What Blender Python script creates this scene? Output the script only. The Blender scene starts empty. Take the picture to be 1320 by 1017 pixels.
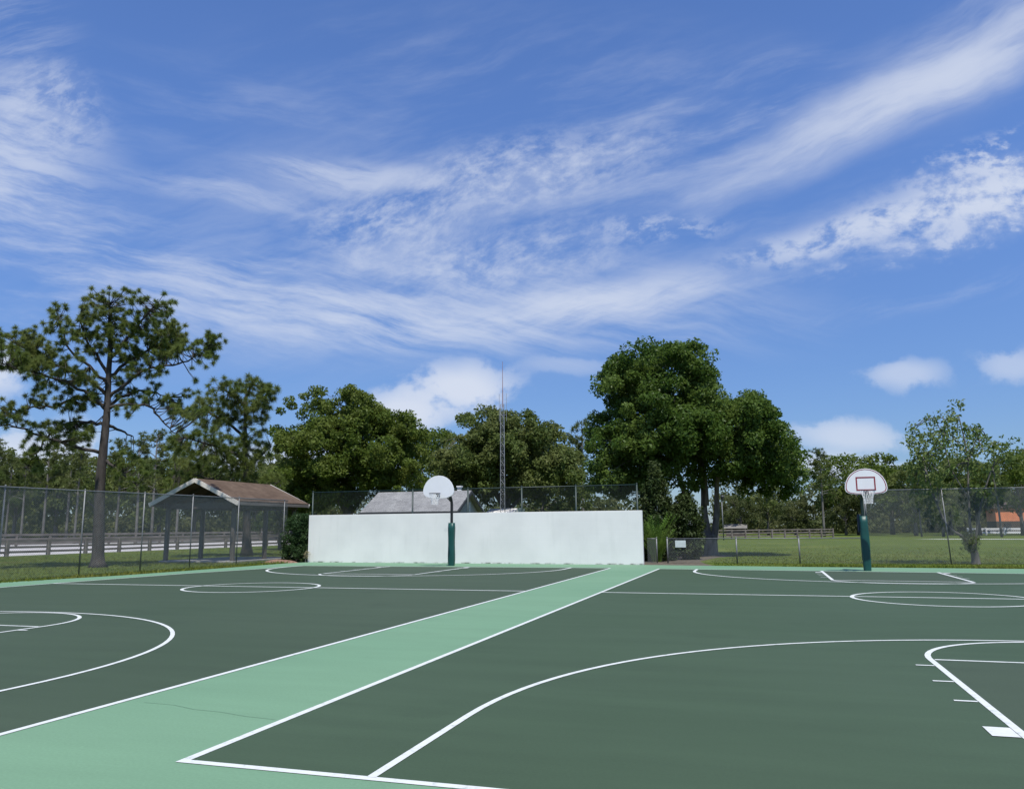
import bpy, math, random
import numpy as np
from mathutils import Vector, Matrix

R = math.radians
scene = bpy.context.scene
COL = scene.collection
rng = np.random.default_rng(7)
random.seed(7)

# ------------------------------------------------------------------ camera frame (eye height 1.56 m)
F, CX, CY = 1030.155, 660.0, 508.5
PITCH, YAW, EYE, ROLL = R(9.4645), R(17.313), 1.5567, -0.008
cS, sS, cP, sP = math.cos(YAW), math.sin(YAW), math.cos(PITCH), math.sin(PITCH)

def ray(u, v):
    x, y = u - CX, v - CY
    cr, sr = math.cos(-ROLL), math.sin(-ROLL)
    x, y = x * cr - y * sr, x * sr + y * cr
    d = (x / F, cP + (y / F) * sP, sP - (y / F) * cP)
    return Vector((d[0] * cS - d[1] * sS, d[0] * sS + d[1] * cS, d[2]))

def at(u, v, Y):
    d = ray(u, v)
    return Vector((0, 0, EYE)) + d * (Y / d.y)

def spot(u, Y, z=-0.04):
    p = at(u, 678, Y)
    return (p.x, Y, z)

GZ = -0.04      # lawn level, the court slab top is 0

# ------------------------------------------------------------------ helpers
def tag(o, label=None, cat=None, group=None, kind=None):
    if label: o['label'] = label
    if cat: o['category'] = cat
    if group: o['group'] = group
    if kind: o['kind'] = kind
    return o

def thing(name, loc, label, cat, group=None):
    o = bpy.data.objects.new(name, None)
    o.empty_display_size = 0.3
    COL.objects.link(o)
    o.location = loc
    return tag(o, label, cat, group)

def root_loc(o):
    while o.parent: o = o.parent
    return Vector(o.location)

def copy_tree(o, parent=None):
    c = o.copy(); COL.objects.link(c)
    if parent: c.parent = parent
    for ch in list(o.children): copy_tree(ch, c)
    return c

def mesh_np(name, V, faces_n, mat, parent=None, smooth=False):
    """V (n,3) world coords, every face has faces_n consecutive verts"""
    V = np.asarray(V, dtype=np.float32).reshape(-1, 3)
    if parent is not None: V = V - np.array(root_loc(parent), dtype=np.float32)
    me = bpy.data.meshes.new(name)
    nv = len(V); nf = nv // faces_n
    me.vertices.add(nv); me.vertices.foreach_set('co', V.ravel())
    me.loops.add(nf * faces_n); me.loops.foreach_set('vertex_index', np.arange(nf * faces_n, dtype=np.int32))
    me.polygons.add(nf)
    me.polygons.foreach_set('loop_start', np.arange(nf, dtype=np.int32) * faces_n)
    me.polygons.foreach_set('loop_total', np.full(nf, faces_n, dtype=np.int32))
    me.update(calc_edges=True); me.validate()
    me.materials.append(mat)
    o = bpy.data.objects.new(name, me); COL.objects.link(o)
    if parent is not None: o.parent = parent
    return o

class MB:
    def __init__(s): s.v = []; s.f = []; s.m = []; s.cur = 0
    def face(s, pts):
        n = len(s.v); s.v += [tuple(p) for p in pts]; s.f.append(tuple(range(n, n + len(pts)))); s.m.append(s.cur)
    def box(s, c, size, rz=0.0, bevel=0):
        n = len(s.v); hx, hy, hz = size[0] / 2, size[1] / 2, size[2] / 2
        ca, sa = math.cos(rz), math.sin(rz)
        for dz in (-hz, hz):
            for dx, dy in ((-hx, -hy), (hx, -hy), (hx, hy), (-hx, hy)):
                s.v.append((c[0] + dx * ca - dy * sa, c[1] + dx * sa + dy * ca, c[2] + dz))
        for f in ((3, 2, 1, 0), (4, 5, 6, 7), (0, 1, 5, 4), (1, 2, 6, 5), (2, 3, 7, 6), (3, 0, 4, 7)):
            s.f.append(tuple(n + i for i in f)); s.m.append(s.cur)
    def beam(s, a, b, w, h):
        a, b = Vector(a), Vector(b); d = (b - a).normalized()
        up = Vector((0, 0, 1)) if abs(d.z) < .95 else Vector((1, 0, 0))
        x = d.cross(up).normalized() * w / 2; y = x.cross(d).normalized() * h / 2
        n = len(s.v)
        for p in (a, b):
            for q in (-x - y, x - y, x + y, -x + y): s.v.append(tuple(p + q))
        for f in ((3, 2, 1, 0), (4, 5, 6, 7), (0, 1, 5, 4), (1, 2, 6, 5), (2, 3, 7, 6), (3, 0, 4, 7)):
            s.f.append(tuple(n + i for i in f)); s.m.append(s.cur)
    def tube(s, pts, rad, n=8, cap=True, wob=0.0):
        pts = [Vector(p) for p in pts]
        if not hasattr(rad, '__len__'): rad = [rad] * len(pts)
        base = len(s.v); prev = None
        for i, p in enumerate(pts):
            d = (pts[min(i + 1, len(pts) - 1)] - pts[max(i - 1, 0)])
            d = d.normalized() if d.length > 1e-9 else Vector((0, 0, 1))
            if prev is None:
                a = Vector((1, 0, 0)) if abs(d.x) < .9 else Vector((0, 1, 0))
                x = d.cross(a).normalized()
            else:
                x = (prev - d * prev.dot(d)).normalized()
            prev = x; y = d.cross(x)
            for k in range(n):
                t = 2 * math.pi * k / n
                r = rad[i] * (1 + (random.uniform(-wob, wob) if wob else 0))
                s.v.append(tuple(p + (x * math.cos(t) + y * math.sin(t)) * r))
        for i in range(len(pts) - 1):
            for k in range(n):
                a = base + i * n + k; b = base + i * n + (k + 1) % n
                s.f.append((a, b, b + n, a + n)); s.m.append(s.cur)
        if cap:
            s.f.append(tuple(base + k for k in range(n))[::-1]); s.m.append(s.cur)
            e = base + (len(pts) - 1) * n
            s.f.append(tuple(e + k for k in range(n))); s.m.append(s.cur)
    def prism(s, poly, axis_vec):
        """extrude a polygon (list of 3D points) along a vector"""
        n = len(s.v); k = len(poly); a = Vector(axis_vec)
        s.v += [tuple(Vector(p)) for p in poly] + [tuple(Vector(p) + a) for p in poly]
        s.f.append(tuple(range(n, n + k))[::-1]); s.m.append(s.cur)
        s.f.append(tuple(range(n + k, n + 2 * k))); s.m.append(s.cur)
        for i in range(k):
            j = (i + 1) % k
            s.f.append((n + i, n + j, n + k + j, n + k + i)); s.m.append(s.cur)
    def strip(s, path, w, z, closed=False):
        P = [Vector((p[0], p[1])) for p in path]; L = []; Rr = []; N = len(P)
        for i in range(N):
            a = P[i - 1] if (i > 0 or closed) else None
            b = P[(i + 1) % N] if (i < N - 1 or closed) else None
            d1 = (P[i] - a).normalized() if a is not None else None
            d2 = (b - P[i]).normalized() if b is not None else None
            d1 = d1 if d1 is not None else d2; d2 = d2 if d2 is not None else d1
            n1 = Vector((-d1.y, d1.x)); n2 = Vector((-d2.y, d2.x)); m = (n1 + n2).normalized()
            k = 1 / max(.3, m.dot(n1))
            L.append(P[i] + m * k * w / 2); Rr.append(P[i] - m * k * w / 2)
        base = len(s.v)
        for i in range(N): s.v += [(Rr[i].x, Rr[i].y, z), (L[i].x, L[i].y, z)]
        for i in range(N if closed else N - 1):
            j = (i + 1) % N
            s.f.append((base + 2 * i, base + 2 * j, base + 2 * j + 1, base + 2 * i + 1)); s.m.append(s.cur)
    def build(s, name, mat, parent=None, smooth=False, bevel=0.0):
        off = root_loc(parent) if parent is not None else Vector((0, 0, 0))
        me = bpy.data.meshes.new(name)
        me.from_pydata([(x - off.x, y - off.y, z - off.z) for x, y, z in s.v], [], s.f)
        mats = mat if isinstance(mat, (list, tuple)) else [mat]
        for m in mats: me.materials.append(m)
        if len(mats) > 1: me.polygons.foreach_set('material_index', s.m)
        if smooth: me.polygons.foreach_set('use_smooth', [True] * len(me.polygons))
        me.update()
        o = bpy.data.objects.new(name, me); COL.objects.link(o)
        if parent is not None: o.parent = parent
        if bevel:
            b = o.modifiers.new('bevel', 'BEVEL'); b.width = bevel; b.segments = 2; b.limit_method = 'ANGLE'
        return o

# ------------------------------------------------------------------ materials
def new_mat(name):
    m = bpy.data.materials.new(name); m.use_nodes = True
    nt = m.node_tree; b = nt.nodes['Principled BSDF']
    return m, nt, b

def pbr(name, col, rough=0.6, metal=0.0, var=0.0, scale=4.0, bump=0.0, bscale=None, col2=None, spec=0.5, stretch=None, detail=5):
    m, nt, b = new_mat(name)
    b.inputs['Roughness'].default_value = rough; b.inputs['Metallic'].default_value = metal
    b.inputs['Specular IOR Level'].default_value = spec
    b.inputs['Base Color'].default_value = (*col, 1)
    if var or bump or col2:
        tc = nt.nodes.new('ShaderNodeTexCoord'); src = tc.outputs['Object']
        if stretch:
            mp = nt.nodes.new('ShaderNodeMapping'); mp.inputs['Scale'].default_value = stretch
            nt.links.new(src, mp.inputs['Vector']); src = mp.outputs['Vector']
        n = nt.nodes.new('ShaderNodeTexNoise'); n.inputs['Scale'].default_value = scale; n.inputs['Detail'].default_value = detail
        nt.links.new(src, n.inputs['Vector'])
        if var or col2:
            cr = nt.nodes.new('ShaderNodeValToRGB')
            c2 = col2 or tuple(min(1, c * (1 + var)) for c in col); c1 = col if col2 else tuple(c * (1 - var) for c in col)
            cr.color_ramp.elements[0].color = (*c1, 1); cr.color_ramp.elements[1].color = (*c2, 1)
            cr.color_ramp.elements[0].position = .33; cr.color_ramp.elements[1].position = .67
            nt.links.new(n.outputs['Fac'], cr.inputs['Fac']); nt.links.new(cr.outputs['Color'], b.inputs['Base Color'])
        if bump:
            n2 = nt.nodes.new('ShaderNodeTexNoise'); n2.inputs['Scale'].default_value = bscale or scale * 3; n2.inputs['Detail'].default_value = 4
            nt.links.new(src, n2.inputs['Vector'])
            bp = nt.nodes.new('ShaderNodeBump'); bp.inputs['Strength'].default_value = bump; bp.inputs['Distance'].default_value = .02
            nt.links.new(n2.outputs['Fac'], bp.inputs['Height']); nt.links.new(bp.outputs['Normal'], b.inputs['Normal'])
    return m

def leaf_mat(name, c1, c2, c3=None, transl=0.4, rough=.55, nscale=.5):
    """foliage: colour differs from leaf to leaf and slowly through the crown"""
    m, nt, b = new_mat(name)
    b.inputs['Roughness'].default_value = rough; b.inputs['Specular IOR Level'].default_value = .18
    geo = nt.nodes.new('ShaderNodeNewGeometry')
    cr = nt.nodes.new('ShaderNodeValToRGB')
    cr.color_ramp.elements[0].color = (*c1, 1); cr.color_ramp.elements[1].color = (*c2, 1)
    nt.links.new(geo.outputs['Random Per Island'], cr.inputs['Fac'])
    tc = nt.nodes.new('ShaderNodeTexCoord')
    n = nt.nodes.new('ShaderNodeTexNoise'); n.inputs['Scale'].default_value = nscale; n.inputs['Detail'].default_value = 3
    nt.links.new(tc.outputs['Object'], n.inputs['Vector'])
    mx = nt.nodes.new('ShaderNodeMix'); mx.data_type = 'RGBA'
    rp = nt.nodes.new('ShaderNodeMapRange'); rp.inputs[1].default_value = .42; rp.inputs[2].default_value = .62
    nt.links.new(n.outputs['Fac'], rp.inputs[0]); nt.links.new(rp.outputs[0], mx.inputs['Factor'])
    nt.links.new(cr.outputs['Color'], mx.inputs['A'])
    c3 = c3 or tuple(c * 1.3 for c in c2); mx.inputs['B'].default_value = (*c3, 1)
    nt.links.new(mx.outputs['Result'], b.inputs['Base Color'])
    t = nt.nodes.new('ShaderNodeBsdfTranslucent'); nt.links.new(mx.outputs['Result'], t.inputs['Color'])
    ms = nt.nodes.new('ShaderNodeMixShader'); ms.inputs['Fac'].default_value = transl
    nt.links.new(b.outputs[0], ms.inputs[1]); nt.links.new(t.outputs[0], ms.inputs[2])
    nt.links.new(ms.outputs[0], nt.nodes['Material Output'].inputs['Surface'])
    return m

def court_mat(name, col, alt, stain=.12):
    """acrylic sport coating: roller-wide patches, fine sand grain, faint wear"""
    m, nt, b = new_mat(name)
    L = nt.links.new
    b.inputs['Roughness'].default_value = .75; b.inputs['Specular IOR Level'].default_value = .22
    tc = nt.nodes.new('ShaderNodeTexCoord')
    n1 = nt.nodes.new('ShaderNodeTexNoise'); n1.inputs['Scale'].default_value = .16; n1.inputs['Detail'].default_value = 4
    L(tc.outputs['Object'], n1.inputs['Vector'])
    mx = nt.nodes.new('ShaderNodeMix'); mx.data_type = 'RGBA'
    rp = nt.nodes.new('ShaderNodeMapRange'); rp.inputs[1].default_value = .35; rp.inputs[2].default_value = .65
    L(n1.outputs['Fac'], rp.inputs[0]); L(rp.outputs[0], mx.inputs['Factor'])
    mx.inputs['A'].default_value = (*col, 1); mx.inputs['B'].default_value = (*alt, 1)
    mp = nt.nodes.new('ShaderNodeMapping'); mp.inputs['Scale'].default_value = (.25, 1.6, 1)
    L(tc.outputs['Object'], mp.inputs['Vector'])
    n2 = nt.nodes.new('ShaderNodeTexNoise'); n2.inputs['Scale'].default_value = 1.3; n2.inputs['Detail'].default_value = 6; n2.inputs['Roughness'].default_value = .65
    L(mp.outputs[0], n2.inputs['Vector'])
    n3 = nt.nodes.new('ShaderNodeTexNoise'); n3.inputs['Scale'].default_value = 45; n3.inputs['Detail'].default_value = 3
    L(tc.outputs['Object'], n3.inputs['Vector'])
    r2 = nt.nodes.new('ShaderNodeMapRange'); r2.inputs[1].default_value = .3; r2.inputs[2].default_value = .7
    r2.inputs[3].default_value = 1 - stain; r2.inputs[4].default_value = 1 + stain
    L(n2.outputs['Fac'], r2.inputs[0])
    r3 = nt.nodes.new('ShaderNodeMapRange'); r3.inputs[1].default_value = .3; r3.inputs[2].default_value = .7
    r3.inputs[3].default_value = .94; r3.inputs[4].default_value = 1.06
    L(n3.outputs['Fac'], r3.inputs[0])
    mu = nt.nodes.new('ShaderNodeMath'); mu.operation = 'MULTIPLY'
    L(r2.outputs[0], mu.inputs[0]); L(r3.outputs[0], mu.inputs[1])
    vm = nt.nodes.new('ShaderNodeVectorMath'); vm.operation = 'SCALE'
    L(mx.outputs['Result'], vm.inputs[0]); L(mu.outputs[0], vm.inputs['Scale'])
    n5 = nt.nodes.new('ShaderNodeTexNoise'); n5.inputs['Scale'].default_value = .55; n5.inputs['Detail'].default_value = 7; n5.inputs['Roughness'].default_value = .7
    L(tc.outputs['Object'], n5.inputs['Vector'])
    r5 = nt.nodes.new('ShaderNodeMapRange'); r5.inputs[1].default_value = .58; r5.inputs[2].default_value = .72; r5.inputs[3].default_value = 1; r5.inputs[4].default_value = .87
    L(n5.outputs['Fac'], r5.inputs[0])
    n6 = nt.nodes.new('ShaderNodeTexNoise'); n6.inputs['Scale'].default_value = 5.5; n6.inputs['Detail'].default_value = 5; n6.inputs['Roughness'].default_value = .75
    L(tc.outputs['Object'], n6.inputs['Vector'])
    r6 = nt.nodes.new('ShaderNodeMapRange'); r6.inputs[1].default_value = .64; r6.inputs[2].default_value = .76; r6.inputs[3].default_value = 1; r6.inputs[4].default_value = 1.16
    L(n6.outputs['Fac'], r6.inputs[0])
    m56 = nt.nodes.new('ShaderNodeMath'); m56.operation = 'MULTIPLY'; L(r5.outputs[0], m56.inputs[0]); L(r6.outputs[0], m56.inputs[1])
    v2 = nt.nodes.new('ShaderNodeVectorMath'); v2.operation = 'SCALE'; L(vm.outputs[0], v2.inputs[0]); L(m56.outputs[0], v2.inputs['Scale'])
    L(v2.outputs[0], b.inputs['Base Color'])
    bp = nt.nodes.new('ShaderNodeBump'); bp.inputs['Strength'].default_value = .18; bp.inputs['Distance'].default_value = .004
    n4 = nt.nodes.new('ShaderNodeTexNoise'); n4.inputs['Scale'].default_value = 160; n4.inputs['Detail'].default_value = 2
    L(tc.outputs['Object'], n4.inputs['Vector']); L(n4.outputs['Fac'], bp.inputs['Height']); L(bp.outputs['Normal'], b.inputs['Normal'])
    return m

def lawn_mat():
    m, nt, b = new_mat('lawn')
    L = nt.links.new
    b.inputs['Roughness'].default_value = .9; b.inputs['Specular IOR Level'].default_value = .15
    tc = nt.nodes.new('ShaderNodeTexCoord')
    def noise(s, d=4, st=None):
        src = tc.outputs['Object']
        if st:
            mp = nt.nodes.new('ShaderNodeMapping'); mp.inputs['Scale'].default_value = st; L(src, mp.inputs['Vector']); src = mp.outputs[0]
        n = nt.nodes.new('ShaderNodeTexNoise'); n.inputs['Scale'].default_value = s; n.inputs['Detail'].default_value = d; L(src, n.inputs['Vector'])
        return n.outputs['Fac']
    def mix(f, lo, hi, A, B):
        rp = nt.nodes.new('ShaderNodeMapRange'); rp.inputs[1].default_value = lo; rp.inputs[2].default_value = hi; L(f, rp.inputs[0])
        mx = nt.nodes.new('ShaderNodeMix'); mx.data_type = 'RGBA'; L(rp.outputs[0], mx.inputs['Factor'])
        for k, c in (('A', A), ('B', B)):
            if isinstance(c, tuple): mx.inputs[k].default_value = (*c, 1)
            else: L(c, mx.inputs[k])
        return mx.outputs['Result']
    c = mix(noise(.9, 6), .35, .65, GRASS_A, GRASS_B)
    c = mix(noise(.12, 5), .52, .68, c, GRASS_C)
    c = mix(noise(.35, 6, (.5, 1.5, 1)), .6, .78, c, GRASS_D)
    c2 = nt.nodes.new('ShaderNodeMix'); c2.data_type = 'RGBA'; c2.blend_type = 'MULTIPLY'; c2.inputs['Factor'].default_value = 1
    rr = nt.nodes.new('ShaderNodeValToRGB'); rr.color_ramp.elements[0].color = (.6, .6, .6, 1); rr.color_ramp.elements[1].color = (1.25, 1.25, 1.25, 1)
    rr.color_ramp.elements[0].position = .3; rr.color_ramp.elements[1].position = .7
    L(noise(7, 5), rr.inputs['Fac']); L(c, c2.inputs['A']); L(rr.outputs['Color'], c2.inputs['B'])
    L(c2.outputs['Result'], b.inputs['Base Color'])
    bp = nt.nodes.new('ShaderNodeBump'); bp.inputs['Strength'].default_value = .6; bp.inputs['Distance'].default_value = .05
    L(noise(18, 5), bp.inputs['Height']); L(bp.outputs['Normal'], b.inputs['Normal'])
    return m

GRASS_A, GRASS_B, GRASS_C, GRASS_D = (.068, .100, .013), (.100, .136, .019), (.124, .150, .025), (.135, .112, .032)
M = {}
M['lawn'] = lawn_mat()
M['blade'] = leaf_mat('grass_blade', (.105, .148, .018), (.150, .19, .028), (.17, .175, .036), .35, .8, .3)
M['pad'] = court_mat('light_green_acrylic', (.131, .242, .146), (.146, .260, .158), .05)
M['court_a'] = court_mat('dark_green_acrylic', (.042, .066, .037), (.048, .072, .042), .08)
M['court_b'] = court_mat('dark_green_acrylic_new', (.042, .071, .038), (.048, .078, .044), .08)
M['key'] = court_mat('grey_green_acrylic', (.046, .068, .040), (.049, .071, .043), .05)
M['line'] = pbr('white_line_paint', (.66, .68, .65), .6, var=.05, scale=3, bump=.05, bscale=90)
def worn_line():
    m, nt, b = new_mat('white_line_paint'); L = nt.links.new
    b.inputs['Roughness'].default_value = .65; b.inputs['Specular IOR Level'].default_value = .25
    tc = nt.nodes.new('ShaderNodeTexCoord')
    n = nt.nodes.new('ShaderNodeTexNoise'); n.inputs['Scale'].default_value = 9; n.inputs['Detail'].default_value = 8; n.inputs['Roughness'].default_value = .75; L(tc.outputs['Object'], n.inputs['Vector'])
    cr = nt.nodes.new('ShaderNodeValToRGB'); e = cr.color_ramp.elements
    e[0].position = .30; e[0].color = (.26, .31, .27, 1); e[1].position = .44; e[1].color = (.55, .57, .54, 1); q = e.new(.75); q.color = (.63, .645, .62, 1)
    L(n.outputs['Fac'], cr.inputs['Fac']); L(cr.outputs['Color'], b.inputs['Base Color'])
    return m
M['line'] = worn_line()
M['crack'] = pbr('hairline_crack', (.118, .215, .133), .9)
M['wallp'] = None
M['pole_black'] = pbr('black_steel', (.02, .02, .022), .45, .2, var=.2, scale=6)
M['galv'] = pbr('galvanised_steel', (.17, .175, .175), .55, .4, var=.15, scale=8)
M['wire'] = pbr('galvanised_wire', (.17, .19, .185), .6, .2)
M['wire_dark'] = pbr('green_vinyl_wire', (.022, .030, .028), .6)
M['post_green'] = pbr('green_vinyl_post', (.012, .030, .026), .45)
M['pad_teal'] = pbr('teal_vinyl', (.004, .054, .045), .45, var=.12, scale=3, bump=.15, bscale=9)
M['pad_navy'] = pbr('navy_vinyl', (.006, .020, .040), .5)
M['board_white'] = pbr('white_enamel', (.70, .71, .71), .4, var=.03, scale=2)
M['red'] = pbr('red_paint', (.22, .012, .022), .5)
M['rim_red'] = pbr('rim_red', (.16, .02, .02), .5)
M['rim_dark'] = pbr('rim_dark', (.07, .065, .06), .5)
M['net'] = pbr('white_net', (.72, .72, .70), .9)
M['bark'] = pbr('pine_bark', (.026, .021, .018), .95, col2=(.062, .052, .045), scale=6, bump=1.0, bscale=10, stretch=(1, 1, .35))
M['bark_grey'] = pbr('grey_bark', (.075, .068, .058), .95, col2=(.17, .155, .135), scale=5, bump=.8, bscale=9, stretch=(1, 1, .4))
M['bark_pale'] = pbr('pale_bark', (.125, .118, .105), .95, var=.3, scale=3, bump=.5, stretch=(1, 1, .4))
M['wood_grey'] = pbr('weathered_rail', (.10, .085, .072), .9, col2=(.20, .175, .15), scale=3, bump=.4, stretch=(1, .2, 1))
M['wood_post'] = pbr('timber_post', (.07, .060, .052), .85, col2=(.125, .11, .095), scale=5, bump=.4, stretch=(1, 1, .15))
M['fascia'] = pbr('cream_fascia', (.62, .58, .52), .6, var=.06, scale=4)
M['beam'] = pbr('brown_beam', (.07, .055, .045), .8, var=.2, scale=5)
M['slab'] = pbr('concrete_slab', (.30, .29, .27), .85, var=.12, scale=3, bump=.2)
M['mulch'] = pbr('pink_brown_mulch', (.13, .072, .048), .95, col2=(.28, .17, .12), scale=9, bump=1, bscale=25)
M['soil'] = pbr('leaf_litter_soil', (.065, .052, .036), .95, col2=(.13, .105, .07), scale=5, bump=.6, bscale=20)
M['sand'] = pbr('pale_sand', (.45, .425, .40), .95, var=.07, scale=.8, bump=.2, bscale=6)
M['dirt_grey'] = pbr('grey_dirt', (.17, .16, .14), .95, var=.25, scale=.4, bump=.3, bscale=4)
M['path'] = pbr('pale_concrete_path', (.55, .54, .51), .9, var=.06, scale=1.5)
M['house_wall'] = pbr('grey_siding', (.32, .32, .31), .8, var=.06, scale=2, stretch=(1, 1, 14))
M['white_trim'] = pbr('white_trim', (.72, .72, .70), .6)
M['dark_eave'] = pbr('dark_eave', (.03, .032, .036), .7)
M['metal_white'] = pbr('white_roof_sheet', (.70, .69, .67), .5, var=.08, scale=1.5)
M['orange'] = pbr('orange_stucco', (.72, .25, .12), .85, var=.1, scale=1.5)
M['brown_roof'] = pbr('brown_tile', (.07, .048, .038), .9, var=.2, scale=5)
M['white_fence'] = pbr('white_vinyl', (.74, .74, .74), .6)
M['tower_steel'] = pbr('tower_steel', (.33, .34, .35), .5, .5, var=.15, scale=2)
M['tower_red'] = pbr('tower_red', (.24, .13, .12), .6)
M['lamp_dark'] = pbr('lamp_dark', (.03, .03, .03), .5)
M['sign_face'] = pbr('pale_sign_face', (.48, .55, .52), .6, var=.08, scale=9)
M['tan'] = leaf_mat('dry_tan_frond', (.22, .18, .10), (.34, .29, .18), (.18, .2, .08), .2)

def shingle(name, c1, c2, row=.14):
    m, nt, b = new_mat(name); L = nt.links.new
    b.inputs['Roughness'].default_value = .92; b.inputs['Specular IOR Level'].default_value = .2
    tc = nt.nodes.new('ShaderNodeTexCoord')
    n = nt.nodes.new('ShaderNodeTexNoise'); n.inputs['Scale'].default_value = .9; n.inputs['Detail'].default_value = 6; n.inputs['Roughness'].default_value = .65
    L(tc.outputs['Object'], n.inputs['Vector'])
    w = nt.nodes.new('ShaderNodeTexVoronoi'); w.inputs['Scale'].default_value = 4.5
    mp = nt.nodes.new('ShaderNodeMapping'); mp.inputs['Scale'].default_value = (1, 1, 1.8); L(tc.outputs['Object'], mp.inputs['Vector']); L(mp.outputs[0], w.inputs['Vector'])
    cr = nt.nodes.new('ShaderNodeValToRGB'); cr.color_ramp.elements[0].color = (*c1, 1); cr.color_ramp.elements[1].color = (*c2, 1)
    cr.color_ramp.elements[0].position = .3; cr.color_ramp.elements[1].position = .7
    L(n.outputs['Fac'], cr.inputs['Fac'])
    mx = nt.nodes.new('ShaderNodeMix'); mx.data_type = 'RGBA'; mx.blend_type = 'MULTIPLY'; mx.inputs['Factor'].default_value = .28
    bw = nt.nodes.new('ShaderNodeRGBToBW'); L(w.outputs['Color'], bw.inputs[0]); L(cr.outputs['Color'], mx.inputs['A']); L(bw.outputs[0], mx.inputs['B'])
    wv = nt.nodes.new('ShaderNodeTexWave'); wv.wave_type = 'BANDS'; wv.bands_direction = 'Z'; wv.inputs['Scale'].default_value = 1 / row / 3.1; wv.wave_profile = 'SAW'
    L(tc.outputs['Object'], wv.inputs['Vector'])
    bp = nt.nodes.new('ShaderNodeBump'); bp.inputs['Strength'].default_value = .7; bp.inputs['Distance'].default_value = .03
    L(wv.outputs['Fac'], bp.inputs['Height']); L(bp.outputs['Normal'], b.inputs['Normal'])
    L(mx.outputs['Result'], b.inputs['Base Color'])
    return m
M['shingle_brown'] = shingle('brown_shingle', (.082, .054, .036), (.155, .110, .078))
M['shingle_grey'] = shingle('grey_shingle', (.22, .22, .22), (.34, .34, .33))

def wall_paint():
    m, nt, b = new_mat('white_masonry_paint'); L = nt.links.new
    b.inputs['Roughness'].default_value = .7; b.inputs['Specular IOR Level'].default_value = .3
    tc = nt.nodes.new('ShaderNodeTexCoord')
    n1 = nt.nodes.new('ShaderNodeTexNoise'); n1.inputs['Scale'].default_value = .7; n1.inputs['Detail'].default_value = 6
    L(tc.outputs['Object'], n1.inputs['Vector'])
    c1 = nt.nodes.new('ShaderNodeValToRGB'); c1.color_ramp.elements[0].color = (.65, .645, .61, 1); c1.color_ramp.elements[1].color = (.725, .715, .675, 1)
    c1.color_ramp.elements[0].position = .35; c1.color_ramp.elements[1].position = .65
    L(n1.outputs['Fac'], c1.inputs['Fac'])
    # damp dirt that has splashed up the lowest 12 cm, and ball marks
    sx = nt.nodes.new('ShaderNodeSeparateXYZ'); L(tc.outputs['Object'], sx.inputs[0])
    n2 = nt.nodes.new('ShaderNodeTexNoise'); n2.inputs['Scale'].default_value = 2.2; n2.inputs['Detail'].default_value = 5; L(tc.outputs['Object'], n2.inputs['Vector'])
    mr = nt.nodes.new('ShaderNodeMapRange'); mr.inputs[1].default_value = .075; mr.inputs[2].default_value = .02; L(sx.outputs['Z'], mr.inputs[0])
    m2 = nt.nodes.new('ShaderNodeMapRange'); m2.inputs[1].default_value = .48; m2.inputs[2].default_value = .62; L(n2.outputs['Fac'], m2.inputs[0])
    mu = nt.nodes.new('ShaderNodeMath'); mu.operation = 'MULTIPLY'; L(mr.outputs[0], mu.inputs[0]); L(m2.outputs[0], mu.inputs[1])
    mx = nt.nodes.new('ShaderNodeMix'); mx.data_type = 'RGBA'; L(mu.outputs[0], mx.inputs['Factor']); L(c1.outputs['Color'], mx.inputs['A']); mx.inputs['B'].default_value = (.16, .17, .14, 1)
    vo = nt.nodes.new('ShaderNodeTexVoronoi'); vo.inputs['Scale'].default_value = .55; L(tc.outputs['Object'], vo.inputs['Vector'])
    m3 = nt.nodes.new('ShaderNodeMapRange'); m3.inputs[1].default_value = .07; m3.inputs[2].default_value = .03; m3.inputs[4].default_value = .22; L(vo.outputs['Distance'], m3.inputs[0])
    my = nt.nodes.new('ShaderNodeMix'); my.data_type = 'RGBA'; L(m3.outputs[0], my.inputs['Factor']); L(mx.outputs['Result'], my.inputs['A']); my.inputs['B'].default_value = (.42, .43, .42, 1)
    mpd = nt.nodes.new('ShaderNodeMapping'); mpd.inputs['Scale'].default_value = (3.2, 3.2, .35); L(tc.outputs['Object'], mpd.inputs['Vector'])
    nd = nt.nodes.new('ShaderNodeTexNoise'); nd.inputs['Scale'].default_value = 1.6; nd.inputs['Detail'].default_value = 5; L(mpd.outputs[0], nd.inputs['Vector'])
    rd = nt.nodes.new('ShaderNodeMapRange'); rd.inputs[1].default_value = .56; rd.inputs[2].default_value = .74; rd.inputs[4].default_value = .14; L(nd.outputs['Fac'], rd.inputs[0])
    mz = nt.nodes.new('ShaderNodeMix'); mz.data_type = 'RGBA'; L(rd.outputs[0], mz.inputs['Factor']); L(my.outputs['Result'], mz.inputs['A']); mz.inputs['B'].default_value = (.47, .48, .44, 1)
    L(mz.outputs['Result'], b.inputs['Base Color'])
    br = nt.nodes.new('ShaderNodeTexBrick'); br.inputs['Scale'].default_value = 1; br.inputs['Brick Width'].default_value = .4; br.inputs['Row Height'].default_value = .2
    br.inputs['Mortar Size'].default_value = .012; br.inputs['Mortar Smooth'].default_value = .8
    cb = nt.nodes.new('ShaderNodeCombineXYZ'); L(sx.outputs['X'], cb.inputs['X']); L(sx.outputs['Z'], cb.inputs['Y']); L(cb.outputs[0], br.inputs['Vector'])
    bp = nt.nodes.new('ShaderNodeBump'); bp.inputs['Strength'].default_value = .16; bp.inputs['Distance'].default_value = .007; bp.invert = True
    L(br.outputs['Fac'], bp.inputs['Height']); L(bp.outputs['Normal'], b.inputs['Normal'])
    return m
M['wallp'] = wall_paint()

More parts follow.
